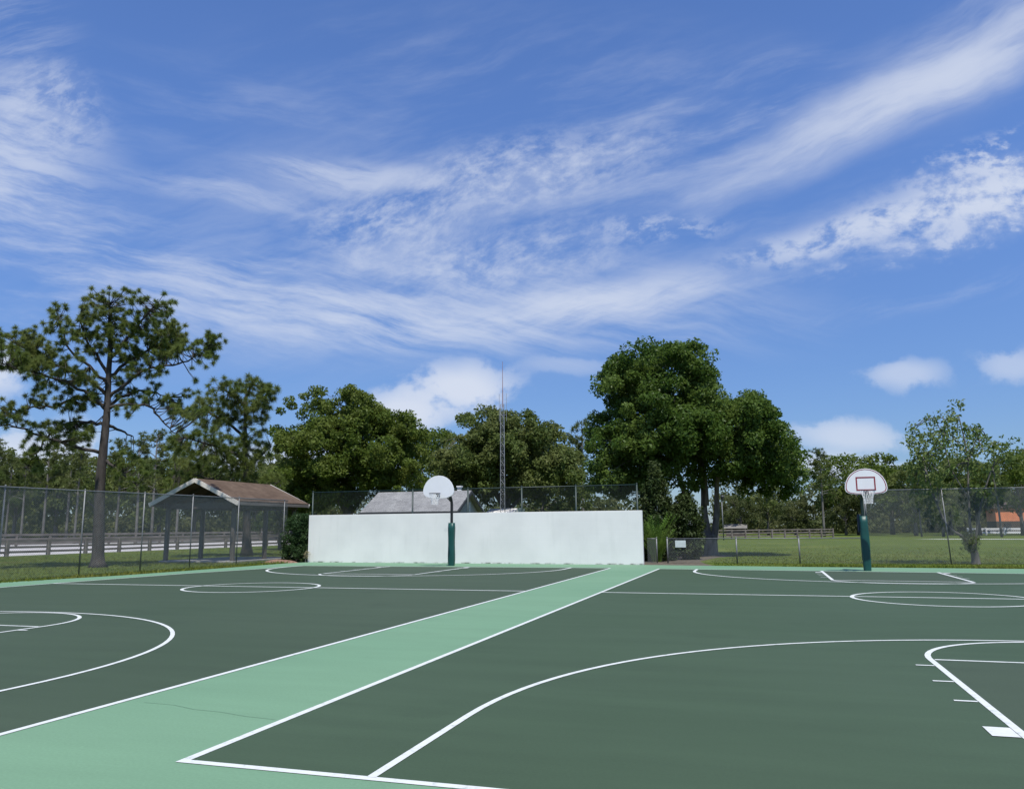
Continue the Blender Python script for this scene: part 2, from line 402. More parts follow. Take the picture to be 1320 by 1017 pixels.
M['needle'] = leaf_mat('pine_needle', (0.103, 0.1478, 0.0302), (0.1658, 0.2128, 0.0504), (0.196, 0.2296, 0.065), .48, .5, .4)
M['needle_far'] = leaf_mat('pine_needle_far', (0.0672, 0.1053, 0.0246), (0.1176, 0.159, 0.0403), (0.1456, 0.168, 0.0538), .48, .55, .3)
M['leaf_oak'] = leaf_mat('oak_leaf', (0.0682, 0.11, 0.0154), (0.121, 0.1705, 0.0275), (0.1485, 0.1892, 0.0374), .48, .5, .45)
M['leaf_olive'] = leaf_mat('olive_leaf', (0.0784, 0.1142, 0.0269), (0.14, 0.1814, 0.047), (0.168, 0.1926, 0.0616), .48, .55, .4)
M['leaf_dark'] = leaf_mat('glossy_dark_leaf', (0.0504, 0.0984, 0.0156), (0.0936, 0.1536, 0.0264), (0.126, 0.186, 0.0384), .48, .42, .4)
M['leaf_bright'] = leaf_mat('bright_frond', (.075, .16, .022), (.13, .22, .036), (.15, .21, .04), .3, .5, .8)
M['leaf_bush'] = leaf_mat('bush_leaf', (.030, .065, .022), (.055, .10, .034), (.065, .11, .04), .48, .5, .8)
M['leaf_shaded'] = leaf_mat('shade_darkened_leaf', (.022, .040, .010), (.040, .064, .015), (.055, .075, .02), .2, .55, .8)  # shrub leaves coloured darker to stand in for the big tree's shade
M['leaf_big'] = leaf_mat('broad_leaf', (0.09, 0.144, 0.0336), (0.15, 0.21, 0.054), (0.192, 0.24, 0.078), .48, .4, .8)
M['leaf_wood'] = leaf_mat('woodland_leaf', (0.0616, 0.0851, 0.0269), (0.1064, 0.1288, 0.0426), (0.1344, 0.1456, 0.056), .48, .6, .12)

# ------------------------------------------------------------------ foliage generators (numpy)
def unit(n):
    v = rng.normal(size=(n, 3)); return v / np.linalg.norm(v, axis=1)[:, None]

def leaf_quads(C, Rr, n_per, size, up=.35, squash=.8, aspect=.5):
    """C (k,3) clump centres, Rr (k,) radii -> (k*n_per*4,3) rhombic leaves on and in the clumps"""
    k = len(C); n = k * n_per
    c = np.repeat(C, n_per, 0); r = np.repeat(Rr, n_per)
    d = unit(n); rad = r * (0.35 + 0.65 * rng.random(n) ** .5)
    off = d * rad[:, None]; off[:, 2] *= squash
    pos = c + off
    nrm = d * .55 + unit(n) * .9 + np.array([0, 0, up]); nrm /= np.linalg.norm(nrm, axis=1)[:, None]
    a = np.cross(nrm, unit(n)); a /= np.linalg.norm(a, axis=1)[:, None] + 1e-9
    b = np.cross(nrm, a)
    L = (size * rng.uniform(.6, 1.35, n))[:, None]
    droop = np.array([0, 0, -.18]) * L
    V = np.stack([pos - a * L * .5, pos + b * L * aspect * .5, pos + a * L * .5 + droop, pos - b * L * aspect * .5], 1)
    return V.reshape(-1, 3)

def needle_tris(C, D, n_per, length, width):
    k = len(C); n = k * n_per
    c = np.repeat(C, n_per, 0); d = np.repeat(D, n_per, 0)
    v = unit(n) + d * .55; v /= np.linalg.norm(v, axis=1)[:, None]
    L = (length * rng.uniform(.65, 1.15, n))[:, None]
    s = np.cross(v, unit(n)); s /= np.linalg.norm(s, axis=1)[:, None] + 1e-9
    st = c + v * L * .12
    tip = c + v * L + np.array([0, 0, -.10]) * L
    V = np.stack([st - s * width * .5, st + s * width * .5, tip], 1)
    return V.reshape(-1, 3)

def in_poly(P, poly):
    x, y = P[:, 0], P[:, 1]; ins = np.zeros(len(P), bool); n = len(poly); j = n - 1
    for i in range(n):
        xi, yi = poly[i]; xj, yj = poly[j]
        c = ((yi > y) != (yj > y)) & (x < (xj - xi) * (y - yi) / (yj - yi + 1e-12) + xi)
        ins ^= c; j = i
    return ins

def edge_dist(P, poly):
    d = np.full(len(P), 1e9); n = len(poly)
    for i in range(n):
        a = np.array(poly[i]); b = np.array(poly[(i + 1) % n]); ab = b - a
        t = np.clip(((P - a) @ ab) / (ab @ ab + 1e-12), 0, 1)
        d = np.minimum(d, np.linalg.norm(P - (a + t[:, None] * ab), axis=1))
    return d

def sample_poly(poly, n):
    poly = np.array(poly); lo, hi = poly.min(0), poly.max(0); out = np.zeros((0, 2))
    while len(out) < n:
        P = lo + rng.random((n * 2, 2)) * (hi - lo); out = np.vstack([out, P[in_poly(P, poly)]])
    return out[:n]

class Frame:
    """local frame of one tree: x across the line of sight, y away, z up, in metres"""
    def __init__(s, base, u0, v0):
        s.b = np.array([base[0], base[1], GZ]); s.u0 = u0; s.v0 = v0
        n = np.array([base[0], base[1]]); n = n / np.linalg.norm(n)
        s.away = np.array([n[0], n[1], 0]); s.right = np.array([n[1], -n[0], 0])
        fw = -sS * base[0] + cS * base[1]
        s.ppm = F / fw
    def loc(s, uv):
        d = ray(uv[0], uv[1]); t = math.hypot(s.b[0], s.b[1]) / (d.x * s.away[0] + d.y * s.away[1])
        return (t * (d.x * s.right[0] + d.y * s.right[1]), (EYE + t * d.z - GZ) * .975)
    def world(s, P):
        P = np.atleast_2d(np.asarray(P, float))
        return s.b + P[:, :1] * s.right + P[:, 1:2] * s.away + P[:, 2:3] * np.array([0, 0, 1])

def broad_crown(fr, outline, n_clump, rad, n_leaf, leaf, depth, mat, parent, gaps=0.0, name='crown', squash=.8, edge_bias=.4, lobe=12):
    """leafy crown: boughs (lobes) spread through the volume, each carrying a cap of leaf clumps"""
    poly = [fr.loc(p) for p in outline]
    if lobe:
        nl = int(n_clump / lobe * 1.25)
        P = sample_poly(poly, nl * 2); ed = edge_dist(P, poly); k = ed > rad * 1.25
        P, ed = P[k][:nl], ed[k][:nl]
        T = depth * np.clip(np.sqrt(ed / (ed.max() + 1e-9)), .15, 1)
        s = rng.uniform(-1, 1, len(P)); y = np.sign(s) * np.abs(s) ** edge_bias * T
        L3 = np.repeat(np.stack([P[:, 0], y, P[:, 1]], 1), lobe, 0)
        lr = np.repeat(rad * rng.uniform(1.0, 2.3, len(P)), lobe)
        d = unit(len(L3)); d[:, 2] = np.abs(d[:, 2]) * 1.1 - .28
        Q = L3 + d * lr[:, None] * np.array([1, 1, .72])
        # a fringe that fills the outline between the boughs
        F2 = sample_poly(poly, int(n_clump * .3)); ef = edge_dist(F2, poly)
        Q2 = np.stack([F2[:, 0], rng.uniform(-.5, .5, len(F2)) * depth * np.clip(np.sqrt(ef / (ef.max() + 1e-9)), .1, 1), F2[:, 1]], 1)
        Q = np.vstack([Q, Q2]); P2 = Q[:, [0, 2]]
        ok = in_poly(P2, poly) & (edge_dist(P2, poly) > rad * .42)
        Q = Q[ok]; r = rad * rng.uniform(.5, .95, len(Q))
    else:
        P = sample_poly(poly, int(n_clump * 1.5)); ed = edge_dist(P, poly); keep = ed > rad * .6
        P, ed = P[keep][:n_clump], ed[keep][:n_clump]
        T = depth * np.clip(np.sqrt(ed / (ed.max() + 1e-9)), .12, 1)
        s = rng.uniform(-1, 1, len(P)); s = np.sign(s) * np.abs(s) ** edge_bias
        Q = np.stack([P[:, 0], s * T, P[:, 1]], 1); r = rad * rng.uniform(.6, 1.25, len(P))
    C = fr.world(Q)
    if gaps:
        g = np.sin(C[:, 0] * 1.3 + 1) * np.sin(C[:, 2] * 1.5 + C[:, 1] * .7) > 1 - gaps * 2
        C, r = C[~g], r[~g]
    mesh_np(name, leaf_quads(C, r, n_leaf, leaf, squash=squash), 4, mat, parent)
    return C

def limb_path(a, b, sag=.12, n=5, wig=.06):
    a, b = np.array(a), np.array(b); L = np.linalg.norm(b - a); pts = []
    for i in range(n):
        t = i / (n - 1)
        p = a + (b - a) * t + np.array([0, 0, 1]) * math.sin(math.pi * t) * sag * L
        if 0 < i < n - 1: p = p + rng.normal(size=3) * wig * L * .3
        pts.append(p)
    return pts

# ================================================================== GROUND AND COURTS
mb = MB()
g0 = 3000
mb.face([(-g0, -g0, GZ), (g0, -g0, GZ), (g0, g0, GZ), (-g0, g0, GZ)])
tag(mb.build('lawn_ground', M['lawn']), kind='structure')

# light green slab
mb = MB()
pad = [(14, -6), (14, 32.3), (8.6, 32.65), (1.4, 33.1), (-4.9, 33.95), (-21.2, 34.75), (-21.55, 33.5), (-21.6, 30.6), (-21.75, 26.7), (-21.95, 23.6), (-22.45, 21.5), (-22.9, 19.4), (-23.3, 10), (-23.3, -6)]
mb.prism([(x, y, -.09) for x, y in pad], (0, 0, .09))
tag(mb.build('court_surround', M['pad']), kind='structure')

def FB(X): return 31.2 if X < -7 else 31.2 - .115 * (X + 7)      # far baseline
def wy(X, Y):                                                     # far end runs slightly out of square
    k = max(0, min(1, (Y - 20) / 10)); return Y + k * (FB(X) - 31.2)

XR0, XR1, XRC = -3.925, 11.15, 3.52
XL0, XL1, XLC = -20.75, -5.75, -13.33
Y0, YH = 4.835, 19.6
def court_poly(x0, x1, skewl=False):
    n = 12
    top = [(x0 + (x1 - x0) * i / n) for i in range(n + 1)]
    return [(x0, Y0), (x1, Y0)] + [(x, FB(x)) for x in reversed(top)]
def left_court():
    # the left edge bows a little outwards towards the camera
    n = 12; top = [(-19.3 + (XL1 + 19.3) * i / n) for i in range(n + 1)]
    return [(-21.2, Y0), (XL1, Y0)] + [(x, FB(x)) for x in reversed(top)] + [(-19.75, 28), (-20.4, 25), (-20.6, 22.3), (-20.8, 19.9), (-21.0, 14)]
for nm, poly, m in (('right', court_poly(XR0, XR1), 'court_b'), ('left', left_court(), 'court_a')):
    mb = MB(); mb.face([(x, y, .0015) for x, y in poly]); tag(mb.build('court', M[m]), kind='structure')

def arc(cx, cy, rx, ry, a0, a1, n=40):
    return [(cx + rx * math.cos(R(a0 + (a1 - a0) * i / n)), cy + ry * math.sin(R(a0 + (a1 - a0) * i / n))) for i in range(n + 1)]

def court_lines(xc, outline, x0, x1):
    keys = MB(); ln = MB(); z = [.0045]
    def put(path, w=.064, closed=False):
        ln.strip(path, w, z[0], closed); z[0] += .0003
    W = 1.77                                     # half key
    # painted keys
    keys.face([(xc - W, Y0 + .05, .003), (xc + W, Y0 + .05, .003), (xc + W, 10.75, .003), (xc - W, 10.75, .003)])
    keys.face([(xc - W, wy(xc - W, 25.7), .003), (xc + W, wy(xc + W, 25.7), .003), (xc + W, FB(xc + W) - .05, .003), (xc - W, FB(xc - W) - .05, .003)])
    put(outline, .07, True)
    put([(x0 + .05, YH), (x1 - .05, YH)], .095)
    put(arc(xc - (.25 if xc < 0 else 0), YH - .2, 1.80, 1.80, 0, 360, 48)[:-1], .085, True)
    # near end: key with its half circle, free-throw line, three-point line, lane marks
    ft = 10.75
    put([(xc + W, Y0 + .05)] + [(xc + W, ft)] + arc(xc, ft, W, 1.83, 4, 176, 30) + [(xc - W, ft), (xc - W, Y0 + .05)], .066)
    put([(xc - W + .045, ft - .02), (xc + W - .045, ft - .02)], .06)
    put([(xc + 6.0, Y0 + .05)] + arc(xc, 6.62, 6.0, 6.05, 0, 180, 60) + [(xc - 6.0, Y0 + .05)], .063)
    for s in (-1, 1):
        for yy in (8.34, 9.30, 10.27): put([(xc + s * (W + .04), yy), (xc + s * (W + .23), yy)], .05)
        put([(xc + s * (W + .04), 7.2), (xc + s * (W + .23), 7.2)], .30)
    # far end
    f1 = 25.75
    wp = lambda pts: [(x, wy(x, y)) for x, y in pts]
    put([(xc - W, FB(xc - W) - .05), (xc - W, wy(xc - W, f1)), (xc + W, wy(xc + W, f1)), (xc + W, FB(xc + W) - .05)], .09)
    put(wp(arc(xc, f1 - .05, W, 1.2, -8, -172, 24)), .09)
    put([(xc + 6.0, FB(xc + 6) - .05)] + wp(arc(xc, 30.0, 6.0, 5.3, 0, -180, 60)) + [(xc - 6.0, FB(xc - 6.0) - .05)], .10)
    for s in (-1, 1):
        for yy in (27.4, 28.4, 29.3): put([(xc + s * (W + .06), wy(xc, yy)), (xc + s * (W + .25), wy(xc, yy))], .06)
        put([(xc + s * (W + .06), wy(xc, 30.3)), (xc + s * (W + .25), wy(xc, 30.3))], .30)
    tag(keys.build('key_area', M['key']), kind='structure')
    tag(ln.build('court_markings', M['line']), kind='structure')
def inset(poly, d=.05):
    cx = sum(p[0] for p in poly) / len(poly); cy = sum(p[1] for p in poly) / len(poly)
    return [(x + math.copysign(d, cx - x), y + math.copysign(d, cy - y)) for x, y in poly]
court_lines(XRC, inset(court_poly(XR0, XR1), .03), XR0, XR1)
court_lines(XLC, inset(left_court(), .03), -20.8, XL1)

# hairline crack across the light green strip
mb = MB()
pts = [(-5.55, 6.35), (-5.2, 6.32), (-4.9, 6.24), (-4.62, 6.2), (-4.3, 6.12), (-3.98, 6.1)]
mb.strip([(x, y + .012 * math.sin(i * 2.3)) for i, (x, y) in enumerate(pts)], .006, .004)
tag(mb.build('court_crack', M['crack']), kind='structure')

# soil, mulch, sand, path
mb = MB(); mb.face([(x, y, GZ + .006) for x, y in ((-5.0, 33.9), (-2.9, 33.8), (-1.6, 33.7), (-2.2, 34.6), (-2.6, 36.2), (-3.0, 38.5), (-2.4, 43.5), (-1.6, 45.6), (-2.4, 47.2), (-5.5, 48.0), (-8, 44), (-8.5, 38), (-22, 38.5), (-22, 35.1), (-5.0, 34.4))])
tag(mb.build('soil_bed', M['soil']), kind='structure')
mb = MB()
def ragged(edge, w0):
    out = []
    for (xa, ya), (xb, yb) in zip(edge, edge[1:]):
        for i in range(14):
            t = i / 14; out.append((xa + (xb - xa) * t, ya + (yb - ya) * t))
    out.append(edge[-1]); a = [(x, y) for x, y in out]
    return a, [w0 * (.35 + .65 * abs(math.sin(k * .83) * math.cos(k * .31 + 1))) for k in range(len(a))]
a, ww = ragged([(-1.8, 33.5), (1.4, 33.05), (8.6, 32.6), (14, 32.25)], .55)
for k in range(len(a) - 1): mb.face([(a[k][0], a[k][1], GZ + .005), (a[k + 1][0], a[k + 1][1], GZ + .005), (a[k + 1][0], a[k + 1][1] + ww[k + 1], GZ + .005), (a[k][0], a[k][1] + ww[k], GZ + .005)])
a, ww = ragged([(-23.2, 15), (-22.4, 21.5), (-21.9, 23.6), (-21.7, 26.7), (-21.55, 30.6), (-21.5, 33.5)], .45)
for k in range(len(a) - 1): mb.face([(a[k][0], a[k][1], GZ + .005), (a[k + 1][0], a[k + 1][1], GZ + .005), (a[k + 1][0] - ww[k + 1], a[k + 1][1], GZ + .005), (a[k][0] - ww[k], a[k][1], GZ + .005)])
tag(mb.build('soil_edge', M['soil']), kind='structure')
mb = MB(); mb.face([(x, y, GZ + .006) for x, y in ((-48.2, 20), (-48.2, 112), (-78, 112), (-90, 60), (-80, 20))])
tag(mb.build('sand_track', M['sand']), kind='structure')
mb = MB(); mb.face([(x, y, GZ + .005) for x, y in ((-80, 10), (-90, 60), (-78, 112), (-48.2, 112), (-60, 170), (-260, 220), (-260, 10))])
tag(mb.build('bare_dirt', M['dirt_grey']), kind='structure')
mb = MB(); mb.face([(x, y, GZ + .006) for x, y in ((15.6, 99.6), (27, 95.2), (60, 92), (60, 94.5), (27, 97.8), (19, 101.2))])
tag(mb.build('footpath', M['path']), kind='structure')

# grass blades over the lawn the camera can see
def blades(n, poly, h):
    P = sample_poly(poly, n); P = P[rng.random(n) < np.exp(-np.maximum(0, P[:, 1] - 36) / 11)]; n = len(P)
    hh = h * rng.uniform(.5, 1.4, n); a = rng.uniform(0, 2 * np.pi, n)
    w = .022
    b = np.stack([P[:, 0], P[:, 1], np.full(n, GZ)], 1)
    s = np.stack([np.cos(a), np.sin(a), np.zeros(n)], 1) * w
    t = b + np.stack([rng.normal(0, .4, n) * hh, rng.normal(0, .4, n) * hh, hh], 1)
    return np.stack([b - s, b + s, t], 1).reshape(-1, 3)
V = np.concatenate([
    blades(40000, [(-46.5, 38), (-24, 14), (-21.9, 34.5), (-23, 36), (-30, 60), (-46.5, 62)], .045),
    blades(60000, [(-2.0, 34.0), (1.4, 33.3), (14, 32.5), (24, 60), (-4, 75), (-2.0, 48), (-1.5, 45), (-2.5, 38.5)], .045),
    blades(2500, [(-23.3, 14), (-22.0, 24), (-21.7, 34.0), (-22.3, 34.0), (-23.0, 22), (-24, 14)], .13),
    blades(2500, [(1.2, 33.2), (14, 32.45), (14, 32.8), (1.2, 33.6)], .12)])
tag(mesh_np('grass', V, 3, M['blade']), 'short mown lawn grass around the ball courts', 'grass', kind='stuff')

# mulch pile
def mound(name, c, rx, ry, h, mat, label, cat):
    o = thing(name, (c[0], c[1], GZ), label, cat); m = MB(); n, k = 26, 7
    rings = []
    for i in range(k):
        t = i / k; ring = []
        for j in range(n):
            a = 2 * math.pi * j / n; q = 1 + .14 * math.sin(3 * a + 1) + .07 * math.sin(7 * a)
            ring.append((c[0] + rx * (1 - t) * q * math.cos(a), c[1] + ry * (1 - t) * q * math.sin(a), GZ + h * (1 - (1 - t) ** 2) + (random.uniform(-.012, .012) if i else -.01)))
        rings.append(ring)
    for r_ in rings: m.v += r_
    for i in range(k - 1):
        for j in range(n): m.f.append((i * n + j, i * n + (j + 1) % n, (i + 1) * n + (j + 1) % n, (i + 1) * n + j)); m.m.append(0)
    m.v.append((c[0], c[1], GZ + h)); top = len(m.v) - 1
    for j in range(n): m.f.append(((k - 1) * n + j, (k - 1) * n + (j + 1) % n, top)); m.m.append(0)
    m.build('heap', mat, o, True)
mound('mulch_pile', (-22.75, 34.55), .95, .5, .17, M['mulch'], 'low heap of pinkish brown mulch at the foot of the dark bush', 'mulch heap')

# ================================================================== PRACTICE WALL
WA, WB = Vector((-21.22, 34.66, 0)), Vector((-4.93, 33.97, 0))
wd = (WB - WA).normalized(); wn = Vector((wd.y, -wd.x, 0))     # wn towards the camera
wall = thing('practice_wall', WA, 'long plain white painted masonry wall at the far end of the courts', 'wall')
m = MB(); L = (WB - WA).length
p = [WA, WB, WB - wn * .2, WA - wn * .2]
m.prism([(q.x, q.y, -.05) for q in p], (0, 0, 2.29))
wb = m.build('wall', M['wallp'], wall, bevel=.012)

# ================================================================== CHAIN LINK FENCES
def chain_panel(mb, A, B, z0, z1, pitch=.10, wire=.0045, seg=.6):
    """diamond mesh of real three-sided wires between A and B (2D), zigzag both ways"""
    A, B = Vector((A[0], A[1], 0)), Vector((B[0], B[1], 0)); d = (B - A); Ln = d.length; d.normalize()
    nrm = Vector((-d.y, d.x, 0)); H = z1 - z0
    for sgn in (1, -1):
        k0 = -int(H / pitch) - 1; k = k0
        while k * pitch < Ln:
            s0 = k * pitch
            ts = [0.0]; t = 0
            lo, hi = max(0, -s0), min(H, Ln - s0)
            if hi - lo > .01:
                n = max(1, int(math.ceil((hi - lo) / seg)))
                for i in range(n):
                    ta, tb = lo + (hi - lo) * i / n, lo + (hi - lo) * (i + 1) / n
                    pa = A + d * (s0 + ta) + Vector((0, 0, z0 + (ta if sgn > 0 else H - ta)))
                    pb = A + d * (s0 + tb) + Vector((0, 0, z0 + (tb if sgn > 0 else H - tb)))
                    dr = (pb - pa).normalized(); sd = dr.cross(nrm) * wire; nn = nrm * wire
                    b = len(mb.v); o = nn * (.6 * sgn)
                    for q in (pa, pb):
                        mb.v += [tuple(q + o + sd), tuple(q + o - sd), tuple(q + o + nn * 1.6)]
                    mb.f += [(b, b + 1, b + 4, b + 3), (b + 1, b + 2, b + 5, b + 4), (b + 2, b, b + 3, b + 5)]; mb.m += [0] * 3
            k += 1

def fence(name, pts, posts, z0, z1, label, wire_m, post_m, pr=.03, pitch=.10, wire=.0045, bottom_rail=False, mid_rail=False, lean=None):
    base = (pts[0][0], pts[0][1], GZ)
    f = thing(name, base, label, 'fence')
    m = MB()
    for a, b in zip(pts, pts[1:]): chain_panel(m, a, b, z0, z1, pitch, wire)
    m.build('chain_link_mesh', wire_m, f)
    r_ = MB(); r_.tube([(x, y, z1) for x, y in pts], .021, 8); r_.build('top_rail', post_m, f, True)
    if mid_rail:
        r_ = MB(); r_.tube([(x, y, (z0 + z1) / 2) for x, y in pts], .018, 6); r_.build('middle_rail', post_m, f, True)
    if bottom_rail:
        r_ = MB(); r_.tube([(x, y, z0 + .03) for x, y in pts], .016, 6); r_.build('bottom_rail', post_m, f, True)
    for i, (x, y) in enumerate(posts):
        q = MB(); ln = (lean or {}).get(i, (0, 0))
        q.tube([(x, y, GZ - .05), (x + ln[0], y + ln[1], z1 + .03)], pr, 10)
        q.tube([(x + ln[0], y + ln[1], z1 + .03), (x + ln[0], y + ln[1], z1 + .06), (x + ln[0], y + ln[1], z1 + .075)], [pr * 1.25, pr * 1.1, pr * .3], 10)
        q.build('post', post_m, f, True)
    return f

lf = [(-24.0, 12.0), (-23.9, 17), (-23.75, 23.4), (-23.3, 28.7), (-23.25, 32), (-23.3, 36.0)]
fence('chain_link_fence', lf, [(-24.0, 14.2), (-23.85, 20.3), (-23.72, 23.45), (-23.5, 26.2), (-23.3, 28.8), (-23.25, 31.9), (-23.3, 35.7)], GZ + .03, 3.02,
      'tall galvanised chain link fence along the left edge of the courts', M['wire'], M['galv'], .026, .07, .0036)
tf = [(-22.0, 36.25), (-13.5, 36.1), (-5.4, 35.95)]
fence('chain_link_fence', tf, [(-22.0, 36.25), (-16.4, 36.15), (-13.5, 36.1), (-10.8, 36.05), (-8.2, 36.0), (-5.4, 35.95)], 1.9, 3.42,
      'dark green chain link fence rising above the top of the white wall', M['wire_dark'], M['post_green'], .04, .075, .0022, bottom_rail=False)
fence('chain_link_fence', [(-5.1, 36.5), (-4.68, 36.5)], [(-4.68, 36.5)], GZ + .03, 1.03, 'narrow waist high fence panel between the white wall end and the gate gap', M['wire'], M['galv'], .028, .08, .0045)
lowf = fence('chain_link_fence', [(-4.2, 36.4), (3.9, 36.4)], [(-4.2, 36.4), (-1.25, 36.4), (1.3, 36.4)], GZ + .03, 1.03,
      'waist high galvanised fence with a small sign left of the red trimmed hoop', M['wire'], M['galv'], .032, .07, .0024, lean=None)
fence('chain_link_fence', [(3.95, 36.45), (7.05, 36.6), (15, 36.9)], [(3.95, 36.45), (7.05, 36.6), (11, 36.75), (15, 36.9)], GZ + .03, 2.98,
      'tall chain link fence on the right behind the red trimmed hoop', M['wire'], M['galv'], .024, .065, .0030, lean={1: (-.12, 0)})

# sign hanging on the low fence
sg = thing('notice_sign', (-3.66, 36.34, .62), 'small pale rectangular sign hung on the waist high fence', 'sign')
m = MB(); m.box((-3.62, 36.345, .80), (.46, .012, .30)); m.build('sign_panel', M['sign_face'], sg, bevel=.004)
for dx in (-.18, .18):
    m = MB(); m.tube([(-3.62 + dx, 36.345, .94), (-3.62 + dx, 36.36, 1.02)], .006, 6); m.build('hanger_wire', M['galv'], sg)

# ================================================================== BASKETBALL HOOPS
def fan(w, h, style):
    half = [(.26, 0), (.5, .012), (.78, .08), (.94, .17), (1.0, .29), (.985, .41), (.93, .54), (.83, .68), (.69, .80), (.50, .905), (.27, .975), (0, 1.0)]
    if style == 'red':
        half = [(.20, 0), (.5, .01), (.80, .045), (.95, .11), (1.0, .22), (.985, .36), (.93, .51), (.83, .66), (.69, .79), (.50, .90), (.27, .975), (0, 1.0)]
    pts = [(x * w / 2, z * h) for x, z in half] + [(-x * w / 2, z * h) for x, z in reversed(half[:-1])]
    return pts

def hoop(base, by, cx, zb, w, h, style, label, tilt=0.0, pole_r=.055, pad_h=1.78):
    o = thing('basketball_hoop', (base[0], base[1], 0), label, 'basketball hoop')
    x, y = base; tx = cx - x
    pole_m = M['pole_black'] if style == 'white' else M['post_green']
    zt = zb + h * .20
    m = MB(); pts = [(x, y, -.04), (x + tilt * .5, y, zt * .5), (x + tilt * .8, y, zt - .42)]
    for i in range(1, 7):
        a = R(90) * i / 6
        pts.append((x + tilt * .8 + (cx - x - tilt * .8) * .25 * (1 - math.cos(a)), y - .42 * (1 - math.cos(a)), zt - .42 + .42 * math.sin(a)))
    pts.append((cx, by + .08, zt))
    m.tube(pts, pole_r, 12); m.build('pole', pole_m, o, True)
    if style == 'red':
        m2 = MB(); m2.tube([(x + .085, y - .03, pad_h - .1), (x + .085, y - .03, zt - .3)], .034, 8); m2.build('pole_lit_side', M['galv'], o, True)  # added pale tube stands in for the sunlit side of the dark pole
    # struts to the back of the board
    m = MB(); m.tube([(x + tilt, y - .1, zt - .30), (cx - .16, by + .05, zb + h * .62)], .02, 6); m.tube([(x + tilt, y - .1, zt - .30), (cx + .16, by + .05, zb + h * .62)], .02, 6)
    m.build('brace', pole_m, o, True)
    # padding: rounded square wrap with a seam and a slightly puckered top
    m = MB(); n = 20
    for i in range(9):
        t = i / 8; z = .005 + pad_h * t; s = .135 * (1 + .05 * math.sin(t * 9 + x)) * (.9 if i in (0, 8) else 1)
        cxp = x + tilt * .5 * t
        for k in range(n):
            a = 2 * math.pi * k / n; c, s_ = math.cos(a), math.sin(a)
            q = (abs(c) ** 4 + abs(s_) ** 4) ** -.25
            m.v.append((cxp + c * q * s, y + s_ * q * s, z))
    for i in range(8):
        for k in range(n): m.f.append((i * n + k, i * n + (k + 1) % n, (i + 1) * n + (k + 1) % n, (i + 1) * n + k)); m.m.append(0)
    m.f.append(tuple(8 * n + k for k in range(n))); m.m.append(0)
    pd = m.build('post_padding', M['pad_teal'], o, True)
    if style == 'red':
        m = MB(); m.box((x - .13, y + .07, 1.62), (.14, .10, .62)); m.box((x - .12, y + .05, .8), (.05, .06, .9)); m.build('padding_flap', M['pad_navy'], o, bevel=.03)
    # board
    prof = fan(w, h, style)
    m = MB(); m.prism([(cx + px, by, zb + pz) for px, pz in prof], (0, .035, 0))
    bd = m.build('backboard', M['board_white'], o, bevel=.006)
    if style == 'red':
        cz = h * .47
        def ring(scale_o, scale_i, yy, mb_):
            k = len(prof)
            oo = [(cx + px * scale_o, yy, zb + cz + (pz - cz) * scale_o) for px, pz in prof]; ii = [(cx + px * scale_i, yy, zb + cz + (pz - cz) * scale_i) for px, pz in prof]
            for i in range(k):
                j = (i + 1) % k; mb_.face([oo[i], oo[j], ii[j], ii[i]])
        m = MB(); ring(.955, .915, by - .004, m)
        m.build('border_stripe', M['red'], bd)
        m = MB(); q = .305; z0, z1 = zb + .13, zb + .13 + .46; t = .042; yy = by - .006
        for (xa, xb, za, zc) in ((-q, q, z1 - t, z1), (-q, q, z0, z0 + t), (-q, -q + t, z0 + t, z1 - t), (q - t, q, z0 + t, z1 - t)):
            m.face([(cx + xa, yy, za), (cx + xb, yy, za), (cx + xb, yy, zc), (cx + xa, yy, zc)])
        m.build('target_square', M['red'], bd)
    # rim + bracket
    zr = zb + (.13 if style == 'red' else .19); ry = by - .15 - .23
    m = MB(); m.tube([(cx + .23 * math.cos(2 * math.pi * i / 28), ry + .23 * math.sin(2 * math.pi * i / 28), zr) for i in range(29)], .011, 8, cap=False)
    m.box((cx, by - .075, zr - .01), (.13, .148, .05)); m.box((cx, by - .008, zr - .045), (.15, .014, .16))
    rm = M['rim_red'] if style == 'red' else M['rim_dark']
    ro = m.build('rim', rm, o, True)
    m = MB(); K = 14; lv = [(.23, 0), (.20, -.10), (.165, -.20), (.14, -.30), (.13, -.40), (.135, -.45)]
    for k in range(K):
        for sg_ in (1, -1):
            pts = []
            for i, (r_, dz) in enumerate(lv):
                a = 2 * math.pi * (k + sg_ * i * .5) / K
                pts.append((cx + r_ * math.cos(a), ry + r_ * math.sin(a), zr + dz))
            m.tube(pts, .005, 5, cap=False)
    m.build('net', M['net'], ro)
    return o
hoop((-12.76, 32.15), 30.85, -12.84, 2.78, 1.38, .94, 'white', 'basketball hoop with a plain white fan board in front of the white wall', 0, .06, 1.78)
hoop((3.27, 30.55), 29.4, 3.30, 2.57, 1.33, .87, 'red', 'basketball hoop with a red trimmed white fan board beside the open lawn', -.015, .055, 1.86)

